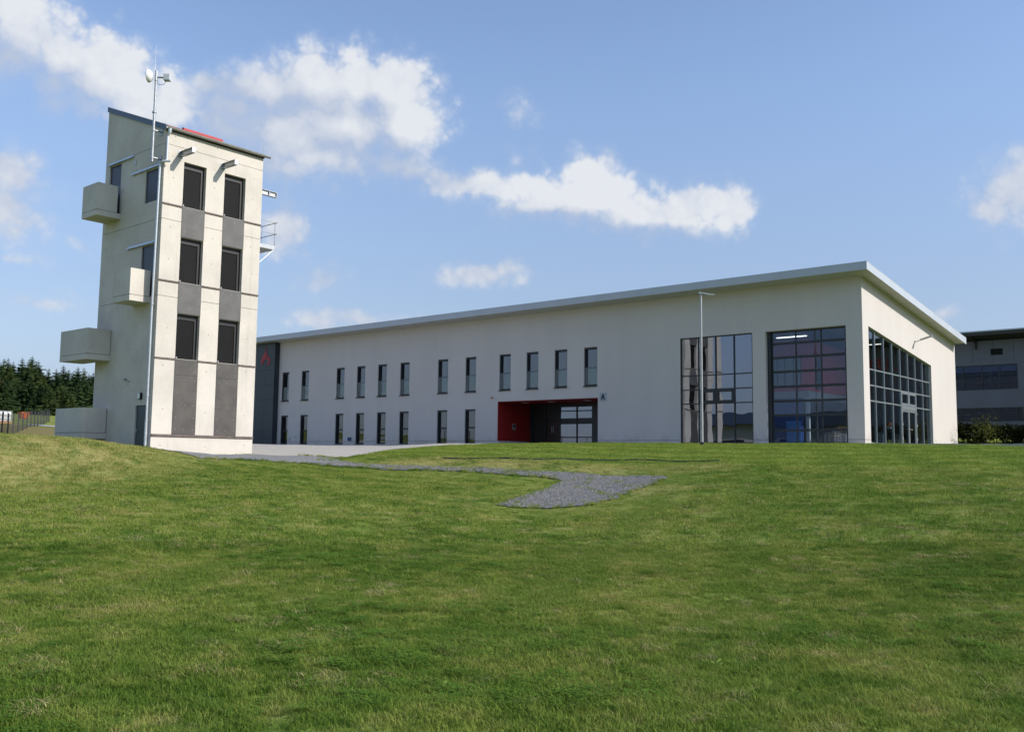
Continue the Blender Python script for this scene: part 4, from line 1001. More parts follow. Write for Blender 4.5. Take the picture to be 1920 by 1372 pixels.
# things behind the glazed gable
for i, y in enumerate((4.75, 7.25, 11.1)):
    p = MB(); x = -.9
    p.box(x - .16, y - .16, .016, x + .16, y + .16, .58); p.box(x - .19, y - .19, .58, x + .19, y + .19, .63)
    tag(p.build('display_pedestal', plain('pale_grey_pedestal', (.42, .43, .43), .6) if i == 0 else bpy.data.materials['pale_grey_pedestal'], None, .01),
        ['pale grey pedestal behind the second gable pane from the corner', 'pale grey pedestal behind the gable pane just left of the double door',
         'pale grey pedestal behind the gable panes right of the double door'][i], 'pedestal', 'pedestals behind the gable glazing')
for i, (y, z) in enumerate(((6.05, 1.02), (12.05, 1.42))):
    x = -.9
    t = thing('helmet_stand', ['thin stand with an orange helmet behind the third gable pane', 'thin stand with an orange helmet behind the last gable pane'][i], 'helmet stand', (x, y, .016), 'helmet stands behind the gable glazing')
    MB().tube((x, y, .03), (x, y, z), .018).tube((x, y, .016), (x, y, .04), .16, n=14).build('stand', M_FRAME, t)
    hm = MB(); hm.lathe((x, y, z), (0, 0, 1), [(0, .19), (.02, .155), (.07, .15), (.12, .125), (.155, .08), (.17, .001)], 16)
    hm.build('helmet', M_ORANGE, t)
    MB().lathe((x, y, z - .16), (0, 0, 1), [(0, .13), (.16, .125)], 14).build('neck_cloth', M_WHITE, t)
def make_chair(x, y, rz, label):
    t = thing('wooden_chair', label, 'chair', (x, y, .016), 'wooden chairs behind the sectional door')
    MB().box(x - .2, y - .2, .44, x + .2, y + .2, .465).build('seat', M_WOOD, t, .01)
    MB().box(x - .19, y + .17, .62, x + .19, y + .19, .88).build('backrest', M_WOOD, t, .005)
    for sx_ in (-1, 1):
        for sy_ in (-1, 1):
            MB().tube((x + sx_ * .18, y + sy_ * .18, .02), (x + sx_ * .17, y + sy_ * .17, .44 if sy_ < 0 else .86), .012, n=8).build('leg', M_STEEL, t)
    t.rotation_euler.z = rz
    return t
make_chair(-1.85, 2.2, .3, 'wooden chair with steel legs nearest the sectional door')
make_chair(-2.75, 3.6, -.5, 'wooden chair with steel legs behind the table in the hall')
t = thing('hall_table', 'low dark table with steel legs behind the sectional door', 'table', (-2.3, 2.9, .016))
MB().box(-2.9, 2.55, .62, -1.75, 3.2, .65).build('tabletop', M_FRAME, t)
for x in (-2.85, -1.8):
    for y in (2.6, 3.15): MB().tube((x, y, .016), (x, y, .62), .015, n=8).build('leg', M_STEEL, t)

# ================================================================== TRAINING TOWER
TX, TY, TWD, TDP = -19.231, -23.396, 4.61, 4.838
tower = thing('training_tower', 'tall pale concrete fire training tower with grey panels and dark shuttered openings', 'tower', (TX, TY, -.8))
RS = 0.382                                     # roof falls towards the front
def ztop(x): return 12.13 + (-x) * RS           # x relative to the front face
lifts = [(-1.6, 5.378), (5.394, 8.470), (8.486, 11.518), (11.534, None)]
wy = [(.865, 1.885), (2.745, 3.77)]
wz = [(2.95, 4.77), (6.04, 7.87), (9.13, 10.97)]
side_doors = [(-4.45, -3.46, 9.20, 11.38), (-1.39, -.37, 9.27, 10.60), (-1.42, -.42, 5.40, 7.49), (-1.28, -.36, -1.2, 1.07)]
WTK = .28
for k, (za, zb) in enumerate(lifts):
    m = MB()
    fo = []
    for (z0, z1) in wz:
        if zb and z0 > za and z1 < zb: fo += [(TY + a, TY + b, z0, z1) for a, b in wy]
    so = [(TX + a, TX + b, z0, z1) for a, b, z0, z1 in side_doors if zb and z0 > za and z1 < zb]
    so2 = []
    if zb:
        rect_wall(m, TY, TY + TWD, za, lambda u, zb=zb: zb, fo, lambda u, z, d: (TX - d, u, z), WTK)
        rect_wall(m, TX - TDP, TX - WTK, za, lambda u, zb=zb: zb, so, lambda u, z, d: (u, TY + d, z), WTK)
        rect_wall(m, TX - TDP, TX - WTK, za, lambda u, zb=zb: zb, [], lambda u, z, d: (u, TY + TWD - d, z), WTK)
        rect_wall(m, TY + WTK, TY + TWD - WTK, za, lambda u, zb=zb: zb, [], lambda u, z, d: (TX - TDP + d, u, z), WTK)
    else:
        m.prism([(TX, za), (TX - TDP, za), (TX - TDP, ztop(-TDP)), (TX, ztop(0))], 'y', TY, TY + TWD)
    m.build('concrete_lift', M_CONC, tower)
# dark recess of the construction joints
for z in (5.386, 8.478, 11.526):
    MB().box(TX - TDP + .02, TY + .02, z - .012, TX - .02, TY + TWD - .02, z + .012).build('construction_joint', M_BLACKISH, tower)
# roof sheet with verge flashing and gutter
def rp(x, y, dz=0): return (TX + x, TY + y, ztop(x) + dz)
MB().hexa([rp(-TDP - .02, -.03, .005), rp(.10, -.03, .005), rp(.10, TWD + .05, .005), rp(-TDP - .02, TWD + .05, .005),
           rp(-TDP - .02, -.03, .14), rp(.10, -.03, .14), rp(.10, TWD + .05, .14), rp(-TDP - .02, TWD + .05, .14)]).build('roof', M_PANEL, tower)
MB().hexa([rp(-TDP - .03, -.055, -.06), rp(.11, -.055, -.06), rp(.11, -.032, -.06), rp(-TDP - .03, -.032, -.06),
           rp(-TDP - .03, -.055, .17), rp(.11, -.055, .17), rp(.11, -.032, .17), rp(-TDP - .03, -.032, .17)]).build('verge_flashing', M_ROOFED, tower)
gm = MB(); n = 8; gx, gzc, gr = TX + .17, 12.16, .075
prof = [(gx + gr * math.cos(math.pi + math.pi * i / n), gzc + gr * math.sin(math.pi + math.pi * i / n)) for i in range(n + 1)]
inner = [(gx + (gr - .008) * math.cos(2 * math.pi - math.pi * i / n), gzc + (gr - .008) * math.sin(2 * math.pi - math.pi * i / n)) for i in range(n + 1)]
poly = [(p[0], p[1]) for p in prof + inner]
vsA = [(p[0], TY - .02, p[1]) for p in poly]; vsB = [(p[0], TY + TWD + .24, p[1]) for p in poly]
k = len(poly); gm.add(vsA + vsB, [(i, (i + 1) % k, k + (i + 1) % k, k + i) for i in range(k)])
gm.build('gutter', plain('weathered_zinc', (0.30, 0.29, 0.26), .5, .4, .15, 5), tower)
MB().box(TX + .02, TY - .0, 12.06, TX + .085, TY + TWD, 12.12).build('eaves_board', M_BLACKISH, tower)
# red guard rail on the roof
def rq(x, y, dz): return (TX + x, TY + y, ztop(x) + dz)
MB().hexa([rq(-.44, .95, .142), rq(-.30, .95, .142), rq(-.30, 2.78, .142), rq(-.44, 2.78, .142), rq(-.44, .95, .245), rq(-.30, .95, .245), rq(-.30, 2.78, .245), rq(-.44, 2.78, .245)]).build('roof_guard', M_REDROOF, tower)
MB().hexa([rq(-.20, .02, .141), rq(.08, .02, .141), rq(.08, 1.6, .141), rq(-.20, 1.6, .141), rq(-.20, .02, .16), rq(.08, .02, .16), rq(.08, 1.6, .16), rq(-.20, 1.6, .16)]).build('red_eaves_strip', M_RED, tower)
MB().tube((TX + .05, TY + TWD - .03, 12.2), (TX + .05, TY + TWD - .03, 12.75), .008, n=6).build('lightning_rod', M_STEEL, tower)
# front openings: steel shutters in deep reveals
for (z0, z1) in wz:
    for (a, b) in wy:
        ya, yb = TY + a + .001, TY + b - .001
        fm = MB()
        fm.box(TX - .26, ya, z0, TX - .17, ya + .05, z1 - .001); fm.box(TX - .26, yb - .14, z0, TX - .17, yb, z1 - .001)
        fm.box(TX - .26, ya + .05, z1 - .22, TX - .171, yb - .14, z1 - .001); fm.box(TX - .26, ya + .05, z0, TX - .171, yb - .14, z0 + .03)
        sh = fm.build('shutter', M_SHUTF, tower)
        MB().box(TX - .25, ya + .05, z0 + .03, TX - .205, yb - .14, z1 - .22).build('shutter_leaf', M_SHUT, sh)
# grey panels with bolts
M_BOLT = plain('zinc_bolt_head', (.42, .42, .41), .5)
def panel(a, b, z0, z1, bolts, mat=None):
    p = MB().box(TX + .004, TY + a, z0, TX + .022, TY + b, z1).build('grey_panel', mat or M_PANEL, tower)
    bm = MB()
    for (fy, fz) in bolts:
        y = TY + a + fy * (b - a); z = z0 + fz * (z1 - z0)
        bm.lathe((TX + .022, y, z), (1, 0, 0), [(0, .0145), (.008, .013), (.011, .001)], 8)
    bm.build('bolt', M_BOLT, p)
six = [(f, g) for f in (.13, .5, .87) for g in (.17, .85)]
for (a, b) in wy:
    panel(a, b, 7.885, 9.115, six); panel(a, b, 4.785, 6.025, six)
    panel(a, b, 2.312, 2.935, [(f, g) for f in (.14, .87) for g in (.25, .75)], M_PANEL_D)
    panel(a, b, -.045, 2.302, [(.13, .08), (.5, .08), (.87, .08), (.13, .28), (.87, .28), (.13, .49), (.5, .49), (.87, .49), (.13, .70), (.87, .70), (.13, .92), (.5, .92), (.87, .92)], M_PANEL_D)
segs = [(0, wy[0][0] - .004), (wy[0][1] + .004, wy[1][0] - .004), (wy[1][1] + .004, TWD)]
for z in (9.068, 5.978, 2.895):
    for (a, b) in segs:
        MB().box(TX + .003, TY + a, z, TX + .045, TY + b, z + .055).build('steel_ledge', M_RUST, tower)
    tb = MB()
    for y in (wy[0][0] + .02, wy[0][1] - .02, wy[1][0] + .02, wy[1][1] - .02): tb.ball((TX + .05, TY + y, z + .09), .028)
    tb.build('fixing', M_WHITE, tower)
MB().box(TX + .003, TY, -.14, TX + .06, TY + TWD, -.058).build('steel_ledge', M_RUST, tower)
# formwork tie holes
th = MB()
for z in (.9, 2.6, 4.1, 6.9, 8.1, 10.2, 11.1, 11.9, -.45):
    for y in (.42, 2.32, 4.2):
        th.lathe((TX + .001, TY + y + random.uniform(-.06, .06), z + random.uniform(-.1, .1)), (1, 0, 0), [(0, .022), (.003, .020), (.004, .001)], 8)
for z in (1.9, 3.3, 4.7, 6.3, 7.9, 9.4, 10.9, 12.4):
    for x in (-.9, -2.1, -3.3, -4.5):
        th.lathe((TX + x + random.uniform(-.15, .15), TY - .001, z + random.uniform(-.12, .12)), (0, -1, 0), [(0, .024), (.003, .022), (.004, .001)], 8)
th.build('tie_hole_plug', plain('dark_grey_plug', (.20, .19, .17), .8), tower)
# sliding shutters on the shaded side
for (a, b, z0, z1) in side_doors[:3]:
    MB().box(TX + a - .01, TY + .05, z0, TX + b + .01, TY + .10, z1 - .002).build('sliding_shutter', M_SLIDE, tower)
for (a, b, z) in ((-4.51, -2.43, 11.42), (-2.44, -.36, 10.64), (-2.51, -.40, 7.52)):
    MB().box(TX + a, TY - .09, z, TX + b, TY - .003, z + .05).box(TX + a + .02, TY - .03, z + .05, TX + b, TY - .004, z + .11).build('sliding_rail', M_RAIL, tower)
sq = MB(); sq.box(TX - .46, TY + .02, 9.48, TX - .38, TY + .049, 9.62); sq.build('latch', M_RAIL, tower)
MB().box(TX - 2.33, TY - .02, 11.06, TX - 2.19, TY - .001, 11.24).build('junction_box', M_STEEL, tower)
gd = MB().box(TX - 1.279, TY + .06, -1.2, TX - .361, TY + .11, 1.068).build('steel_door', M_TDOOR, tower)
MB().box(TX - 1.21, TY + .02, -.02, TX - 1.17, TY + .059, .14).box(TX - 1.21, TY + .0, .06, TX - 1.08, TY + .019, .085).build('handle', M_STEEL, gd)
wl = MB().box(TX - .95, TY - .10, 1.30, TX - .78, TY - .001, 1.56).build('wall_light', M_BLACKISH, tower)
MB().box(TX - .955, TY - .112, 1.33, TX - .80, TY - .101, 1.55).build('lens', M_WHITE, wl)
MB().tube((TX - 2.1, TY, 2.15), (TX - 2.1, TY - .12, 2.13), .05).box(TX - 2.05, TY - .05, 2.05, TX - 1.82, TY - .001, 2.08).build('outdoor_sensor', M_STEEL, tower)
# cantilevered concrete balconies
def balcony(x0, x1, yo, zb, zf, zp, gap):
    """slab zb..zf, parapet up to zp; gap: clearance between the parapet's right cheek and the wall"""
    m = MB(); m.box(x0, yo, zb, x1, TY - .002, zf - .012)
    s = m.build('balcony', M_CONC, tower)
    MB().box(x0 + .02, yo + .02, zf - .012, x1 - .02, TY - .03, zf + .006).build('balcony_joint', M_BLACKISH, s)
    t_ = .16
    q = MB(); zz0 = zf + .006
    q.box(x0, yo, zz0, x1, yo + t_, zp); q.box(x0, yo + t_, zz0, x0 + t_, TY - .004, zp); q.box(x1 - t_, yo + t_, zz0, x1, TY - gap, zp)
    q.build('parapet', M_CONC, s)
balcony(-23.84, -22.53, -24.43, 8.93, 9.17, 10.30, .18)
balcony(-21.13, -19.77, -24.27, 5.12, 5.36, 6.40, .05)
balcony(-25.19, -22.79, -24.39, 2.985, 3.225, 4.27, .03)
balcony(-25.28, -22.80, -24.38, -.24, .0, 1.01, .03)
# concrete block under the lowest balcony
MB().box(-24.6, -23.9, -1.3, -23.3, -23.45, -.241).build('balcony_support', M_CONC, tower)
# downpipe: from the gutter down the front corner, round to the side and on to the ground
pm = MB()
pm.lathe((TX + .17, TY + .08, 12.10), (0, 0, -1), [(0, .075), (.10, .07), (.20, .045)], 12)
pm.path([(TX + .17, TY + .08, 11.93), (TX + .09, TY + .05, 11.80), (TX + .09, TY + .05, 10.84), (TX + .09, TY + .02, 10.78), (TX + .06, TY - .10, 10.74), (TX - .10, TY - .11, 10.70), (TX - .12, TY - .11, 10.60), (TX - .19, TY - .11, 4.9), (TX - .19, TY - .11, -1.2)], .043, 12)
pm.tube((TX - .19, TY - .11, -.5), (TX - .19, TY - .11, .45), .056, n=12)
for z in (8.3, 5.0, 1.4, .45, -.1): pm.tube((TX - .175, TY - .11, z), (TX - .175, TY - .11, z + .05), .060, n=12)
pm.tube((TX + .06, TY - .10, 10.74), (TX + .25, TY + .12, 10.76), .05, n=12)
pm.build('downpipe', plain('bright_zinc_pipe', (.58, .61, .63), .35, .5, .08, 6), tower)
# hoist beams
def ibeam(p, d, L, h, w, t=.016):
    """I section from p along unit axis d ('x' or 'y')"""
    m = MB(); x, y, z = p
    def bx(a0, a1, b0, b1, z0, z1):
        if d == 'x': m.box(x + a0, y + b0, z0, x + a1, y + b1, z1)
        else: m.box(x + b0, y + a0, z0, x + b1, y + a1, z1)
    bx(0, L, -w / 2, w / 2, z + h / 2 - t, z + h / 2); bx(0, L, -w / 2, w / 2, z - h / 2, z - h / 2 + t)
    bx(0, L, -t / 2, t / 2, z - h / 2 + t, z + h / 2 - t)
    for a in ((.0, .02), (L - .02, L)) + (((L * .35, L * .35 + .02), (L * .68, L * .68 + .02)) if d == 'y' else ()):
        bx(a[0], a[1], -w / 2 + .002, -t / 2, z - h / 2 + t, z + h / 2 - t); bx(a[0], a[1], t / 2, w / 2 - .002, z - h / 2 + t, z + h / 2 - t)
    if d == 'x':
        m.box(x + L, y - w / 2 - .0, z - h / 2, x + L + .012, y + w / 2, z + h / 2)
        m.box(x, y - w / 2 - .05, z - h / 2 - .05, x + .012, y + w / 2 + .05, z + h / 2 + .05)
    return m
for y in (.72, 2.67): ibeam((TX + .001, TY + y, 11.24), 'x', .92, .21, .16).build('hoist_beam', M_STEEL, tower)
ibeam((TX - .8, TY + TWD + .001, 10.86), 'y', 1.30, .23, .16).build('hoist_beam', M_STEEL, tower)
# steel platform on the far side
yb0 = TY + TWD + .002; yo = -17.79; xa, xb = TX - 2.3, TX - .30
pf = MB()
pf.box(xb - .03, yb0, 8.23, xb, yo, 8.40); pf.box(xa, yo - .03, 8.23, xb - .03, yo, 8.40); pf.box(xa, yb0, 8.23, xa + .03, yo - .03, 8.40)
pf.box(xa + .03, yb0, 8.24, xb - .03, yo - .03, 8.27)
po = pf.build('platform', M_STEEL, tower)
rl = MB()
for (x, y) in ((xb - .02, yo - .02), ((xa + xb) / 2, yo - .02), (xa + .02, yo - .02)): rl.tube((x, y, 8.26), (x, y, 9.46), .02, n=8)
for z in (8.95, 9.46):
    rl.tube((xb - .02, yb0, z), (xb - .02, yo - .02, z), .016, n=8); rl.tube((xa - .0, yo - .02, z - .02), (xb + .16, yo - .02, z - .02), .02, n=8)
    rl.tube((xa + .02, yb0, z), (xa + .02, yo - .02, z), .016, n=8)
rl.build('railing', M_STEEL, po)
MB().tube((xb - .03, yo - .06, 8.23), (xb - .03, yb0, 7.35), .025, n=8).tube((xa + .03, yo - .06, 8.23), (xa + .03, yb0, 7.35), .025, n=8).build('strut', M_WHITE, po)

# antenna mast bolted to the side of the tower
MX, MY = -19.53, -23.76
mast = thing('antenna_mast', 'grey steel mast with white dish antenna clamped to the tower side', 'antenna mast', (MX, MY, 10.85))
MB().tube((MX, MY, 10.72), (MX, MY, 12.75), .052, n=12).tube((MX, MY, 12.75), (MX, MY, 14.30), .045, n=12).build('pole', M_STEEL, mast)
cb_ = MB()
for z in (10.90, 12.02):
    cb_.tube((MX, MY - .02, z), (MX, TY - .02, z), .042, n=10); cb_.box(MX - .10, TY - .025, z - .13, MX + .10, TY - .003, z + .13)
    cb_.tube((MX, MY, z - .05), (MX, MY, z + .05), .075, n=12)
cb_.tube((MX, MY, 12.72), (MX, MY, 12.78), .085, n=12)
for z in (12.95, 13.25, 13.40, 13.65): cb_.tube((MX, MY, z), (MX, MY, z + .02), .05, n=12)
cb_.build('clamp', M_STEEL, mast)
ax = Vector((-.766, -.642, 0.0))
cdish = Vector((MX, MY, 14.22)) + ax * .05 + Vector((.0, -.10, 0))
MB().lathe(cdish, ax, [(0, .001), (.012, .09), (.045, .18), (.10, .235), (.155, .26), (.18, .265), (.18, .255), (.17, .23), (.16, .001)], 24).build('dish', M_WHITE, mast)
rr = Vector((MX, MY, 14.18)) - ax * .44
m = MB(); m.tube(Vector((MX, MY, 14.20)) - ax * .02, rr + ax * .1, .035, n=10); m.tube((MX, MY, 14.05), (MX, MY, 14.45), .06, n=10)
m.path([rr + Vector((0, 0, -.10)), rr + Vector((0, 0, -.28)) + ax * .12, rr + Vector((0, 0, -.30)) + ax * .30, Vector((MX, MY, 14.0)) - ax * .05], .010, 6)
m.build('mount', M_STEEL, mast)
bx = MB(); sd_ = Vector((.642, -.766, 0))
def rbx(a, b, z): p = rr + ax * a + sd_ * b; return (p.x, p.y, p.z + z)
bx.hexa([rbx(-.14, -.11, -.13), rbx(.12, -.11, -.13), rbx(.12, .11, -.13), rbx(-.14, .11, -.13), rbx(-.14, -.11, .14), rbx(.12, -.11, .14), rbx(.12, .11, .14), rbx(-.14, .11, .14)])
bx.build('radio_unit', plain('pale_grey_plastic', (.52, .54, .56), .5), mast, .02)
MB().tube((MX - .05, MY - .03, 14.3), (MX - .05, MY - .03, 15.55), .008, .004, n=6).build('whip_antenna', M_WHITE, mast)

# concrete landing beside the tower
sz = gh(-18.3, -26.6)
tag(MB().box(-18.75, -26.85, sz - .5, -17.75, -26.3, sz + .13).build('concrete_landing', M_CONC, None, .015), 'low pale concrete landing block in the grass left of the tower', 'concrete block')

# ================================================================== HALL BEHIND, hedge, sapling
rear = thing('rear_hall', 'dark slate hall behind the hedge at the right with window bands', 'building', (15, 26, 0))
RY = 26.04
rops = [(-3.9, .95, 4.10, 5.78), (-3.9, 1.2, 1.98, 2.90), (-.63, .10, 6.42, 6.84), (12.0, 17.0, 4.1, 5.78), (12.0, 17.0, 1.98, 2.9), (20.0, 25.0, 4.1, 5.78)]
rect_wall(MB(), -14, 40, -.5, lambda u: 7.42, rops, lambda u, z, d: (u, RY + d, z), .3).build('front_wall', M_REAR, rear)
pj = MB(); x = -13.0
while x < 39: pj.box(x, RY - .006, -.4, x + .014, RY - .001, 1.9); pj.box(x, RY - .006, 5.85, x + .014, RY - .001, 7.4); x += 1.25
pj.build('cladding_joint', M_CLADJ, rear)
MB().box(-14, RY + .31, -.5, -13.7, RY + 18, 7.6).build('side_wall', M_REAR, rear)
MB().box(-14, RY + 17.7, -.5, 40, RY + 18, 7.6).build('back_wall', M_REAR, rear)
MB().prism([(RY - 1.75, 7.60), (RY + 18.4, 6.4), (RY + 18.4, 6.55), (RY - 1.75, 7.75)], 'x', -14.6, 40.6).build('roof', M_REARS, rear)
MB().box(-14.6, RY - 1.80, 7.58, 40.6, RY - 1.752, 7.80).build('roof_edge', M_REARS, rear)
MB().prism([(RY - 1.86, 7.801), (RY - .5, 7.72), (RY - .5, 7.79), (RY - 1.86, 7.88)], 'x', -14.6, 40.6).build('roof_sheet', M_FASCIA, rear)
def rglaz(x0, x1, z0, z1, ms, tz, name='window_band'):
    return glazing(name, rear, [x0] + ms + [x1], [z0] + tz + [z1], .06, .07, lambda u, z, d: (u, RY + d, z), M_FRAME, G_REAR)
rglaz(-3.9, .95, 4.10, 5.78, [-2.4, -1.22, -.14], [4.62])
rglaz(-3.9, 1.2, 1.98, 2.90, [-2.6, -1.45, -.30, .80], [2.48])
rglaz(12, 17, 4.10, 5.78, [13.2, 14.5, 15.8], [4.62]); rglaz(12, 17, 1.98, 2.90, [13.2, 14.5, 15.8], [2.48]); rglaz(20, 25, 4.10, 5.78, [21.2, 22.5, 23.8], [4.62])
vb = MB(); vb.box(-.60, RY + .08, 6.45, .07, RY + .12, 6.81)
for i in range(7): vb.box(-.61, RY + .02, 6.44 + i * .055, .08, RY + .07, 6.455 + i * .055)
vb.build('vent_grille', M_BLACKISH, rear)
for x in (-1.52, 6.5, 14.5, 22.5):
    MB().prism([(RY - 1.5, 7.61), (RY - .003, 7.51), (RY - .003, 6.85), (RY - .12, 6.85), (RY - .25, 7.30), (RY - 1.5, 7.52)], 'x', x - .04, x + .04).build('roof_bracket', M_REARS, rear)
for x in (-1.0, 4.0):
    MB().box(x - .15, RY + 1.4, .0, x + .1, RY + 1.6, 7.3).build('inner_column', M_WHITE, rear)
MB().box(-13.6, RY + .32, 3.2, 39.5, RY + 17, 3.5).build('upper_floor', M_INT, rear)
MB().box(-13.6, RY + 8, -.3, 39.5, RY + 8.2, 7.0).build('inner_wall', M_REAR, rear)
# lettering further along its wall, seen mirrored in the gable glass
def text(s, x, z, size, mat, name):
    cu = bpy.data.curves.new(name, 'FONT'); cu.body = s; cu.size = size; cu.extrude = .03; cu.space_character = 1.25
    o = bpy.data.objects.new('tmp_text', cu); COL.objects.link(o)
    dg = bpy.context.evaluated_depsgraph_get(); me = bpy.data.meshes.new_from_object(o.evaluated_get(dg))
    bpy.data.objects.remove(o)
    me.transform(Matrix.Translation((x, RY - .05, z)) @ Matrix.Rotation(R(90), 4, 'X'))
    me.transform(Matrix.Translation(-base_of(rear)))
    me.materials.clear(); me.materials.append(mat)
    o = bpy.data.objects.new(name, me); COL.objects.link(o); o.parent = rear; ORG[o.name] = base_of(rear)
text('NU', 3.9, 5.75, 1.25, M_NAVY, 'blue_lettering'); text('ILUX', 5.65, 5.75, 1.25, plain('red_lettering_paint', (.5, .02, .02), .5), 'red_lettering')

def leaf_cloud(mb, pts, size, aspect=.6, up=.3):
    for (x, y, z) in pts:
        s = size * random.uniform(.6, 1.3)
        n = Vector((random.gauss(0, 1), random.gauss(0, 1), random.gauss(up, 1))).normalized()
        a = n.orthogonal().normalized(); a = Matrix.Rotation(random.uniform(0, 6.28), 3, n) @ a; b = n.cross(a)
        c = Vector((x, y, z))
        mb.add([c - a * s, c + b * s * aspect, c + a * s, c - b * s * aspect], [(0, 1, 2, 3)])

def shrub_mesh(h, r, n):
    fo = MB(); st_ = MB()
    blobs = [(random.uniform(-r, r) * .7, random.uniform(-r, r) * .5, random.uniform(.25, .85) * h, random.uniform(.3, .5) * r + .1) for _ in range(11)]
    pts = []
    for _ in range(n):
        bx_, by_, bz_, br_ = random.choice(blobs)
        d = Vector((random.gauss(0, 1), random.gauss(0, 1), random.gauss(0, 1))).normalized() * br_ * random.uniform(.55, 1.05)
        z = max(.05, bz_ + d.z)
        pts.append((bx_ + d.x, by_ + d.y, z))
    leaf_cloud(fo, pts, .075, .55)
    for _ in range(7):
        bx_, by_, bz_, br_ = random.choice(blobs)
        st_.tube((bx_ * .2, by_ * .2, -.1), (bx_, by_, bz_), .016, .006, 5)
    return fo, st_
shr = []
hedge_words = ['low bushy hedge shrub touching the white gable corner', 'hedge shrub just left of the young tree', 'hedge shrub right behind the young tree', 'hedge shrub just right of the young tree',
               'hedge shrub two places right of the young tree', 'hedge shrub three places right of the young tree', 'hedge shrub at the right edge of the photo', 'outermost hedge shrub past the right edge of the dark hall windows', 'hedge shrub cut off by the right end of the row']
for i in range(9):
    x = -.35 + i * .66; y = 16.3 + random.uniform(-.25, .25); z = gh(x, y)
    t = thing('hedge_shrub', hedge_words[i], 'shrub', (x, y, z), 'shrubs of the hedge before the dark hall')
    t.rotation_euler.z = random.uniform(-.5, .5); t.scale = (1, 1, random.uniform(.72, .88))
    if i < 3:
        fo, st_ = shrub_mesh(1.25, .62, 2600)
        a = fo.build('foliage', M_HEDGE); b_ = st_.build('stem', M_BARK); shr.append((a.data, b_.data))
    else:
        md = shr[i % 3]
        a = bpy.data.objects.new('foliage', md[0]); b_ = bpy.data.objects.new('stem', md[1]); COL.objects.link(a); COL.objects.link(b_)
    a.parent = t; b_.parent = t
sxp, syp = 1.55, 14.6; szp = gh(sxp, syp)
yt = thing('young_tree', 'thin young tree with sparse olive leaves in front of the hedge', 'tree', (sxp, syp, szp))
MB().tube((sxp, syp, szp - .2), (sxp + .03, syp, szp + 1.0), .032, .020, 8).tube((sxp + .03, syp, szp + 1.0), (sxp, syp, szp + 1.75), .020, .008, 6).build('trunk', M_BARK, yt)
lf = MB(); pts = []
for _ in range(420):
    d = Vector((random.gauss(0, .42), random.gauss(0, .35), random.gauss(0, .38)))
    pts.append((sxp + d.x, syp + d.y, szp + 1.05 + d.z))
leaf_cloud(lf, pts, .06, .6)
lf.build('crown', M_YOUNG, yt)

# ================================================================== SPRUCE WOOD at the left
def spruce_mesh(h, r, seed):
    rd = random.Random(seed); cr = MB(); tr = MB()
    tr.tube((0, 0, -.6), (0, 0, h * .97), h * .016, .01, 7)
    levels = int(h * 3.4)
    for k in range(levels):
        f = k / (levels - 1)
        z = h * (.06 + .92 * f)
        L = r * (1 - f) ** .82 * rd.uniform(.82, 1.12) + .12
        nb = max(4, int(10 * (1 - f) + 4))
        for i in range(nb):
            a = 2 * math.pi * (i / nb) + rd.uniform(-.3, .3) + k * .7
            l = L * rd.uniform(.62, 1.15)
            dx, dy = math.cos(a), math.sin(a)
            droop = -.32 * l * (1 - f * .8)
            ns = 3 if l > 1 else 2
            for s in range(ns):
                t0 = s / ns; t1 = (s + 1.15) / ns
                zz0 = z + droop * t0 ** 1.3 + .10 * l * t0; zz1 = z + droop * t1 ** 1.3 + .10 * l * t1
                w = .26 * l * (1.15 - t0) * rd.uniform(.8, 1.2) + .06
                p0 = Vector((dx * l * t0, dy * l * t0, zz0)); p1 = Vector((dx * l * t1, dy * l * t1, zz1))
                sd = Vector((-dy, dx, 0)) * w
                dn = Vector((0, 0, -rd.uniform(.5, .9) * w))
                cr.add([p0 + sd * .5, p1, p0 + sd + dn, ], [(0, 1, 2)])
                cr.add([p0 - sd * .5, p0 - sd + dn, p1], [(0, 1, 2)])
                cr.add([p0, p0 + sd * rd.uniform(.2, .6) + dn * 1.4, p1 + dn * .7], [(0, 1, 2)])
                cr.add([p0, p1 + dn * .6, p0 - sd * rd.uniform(.2, .6) + dn * 1.3], [(0, 1, 2)])
                cr.add([p0 + sd * .4, p0 - sd * .4, p1], [(0, 1, 2)])
    return cr, tr
SP = []
for i in range(5):
    cr, tr = spruce_mesh(10.0, 3.1 + .3 * i, 40 + i)
    SP.append([cr, tr, None])
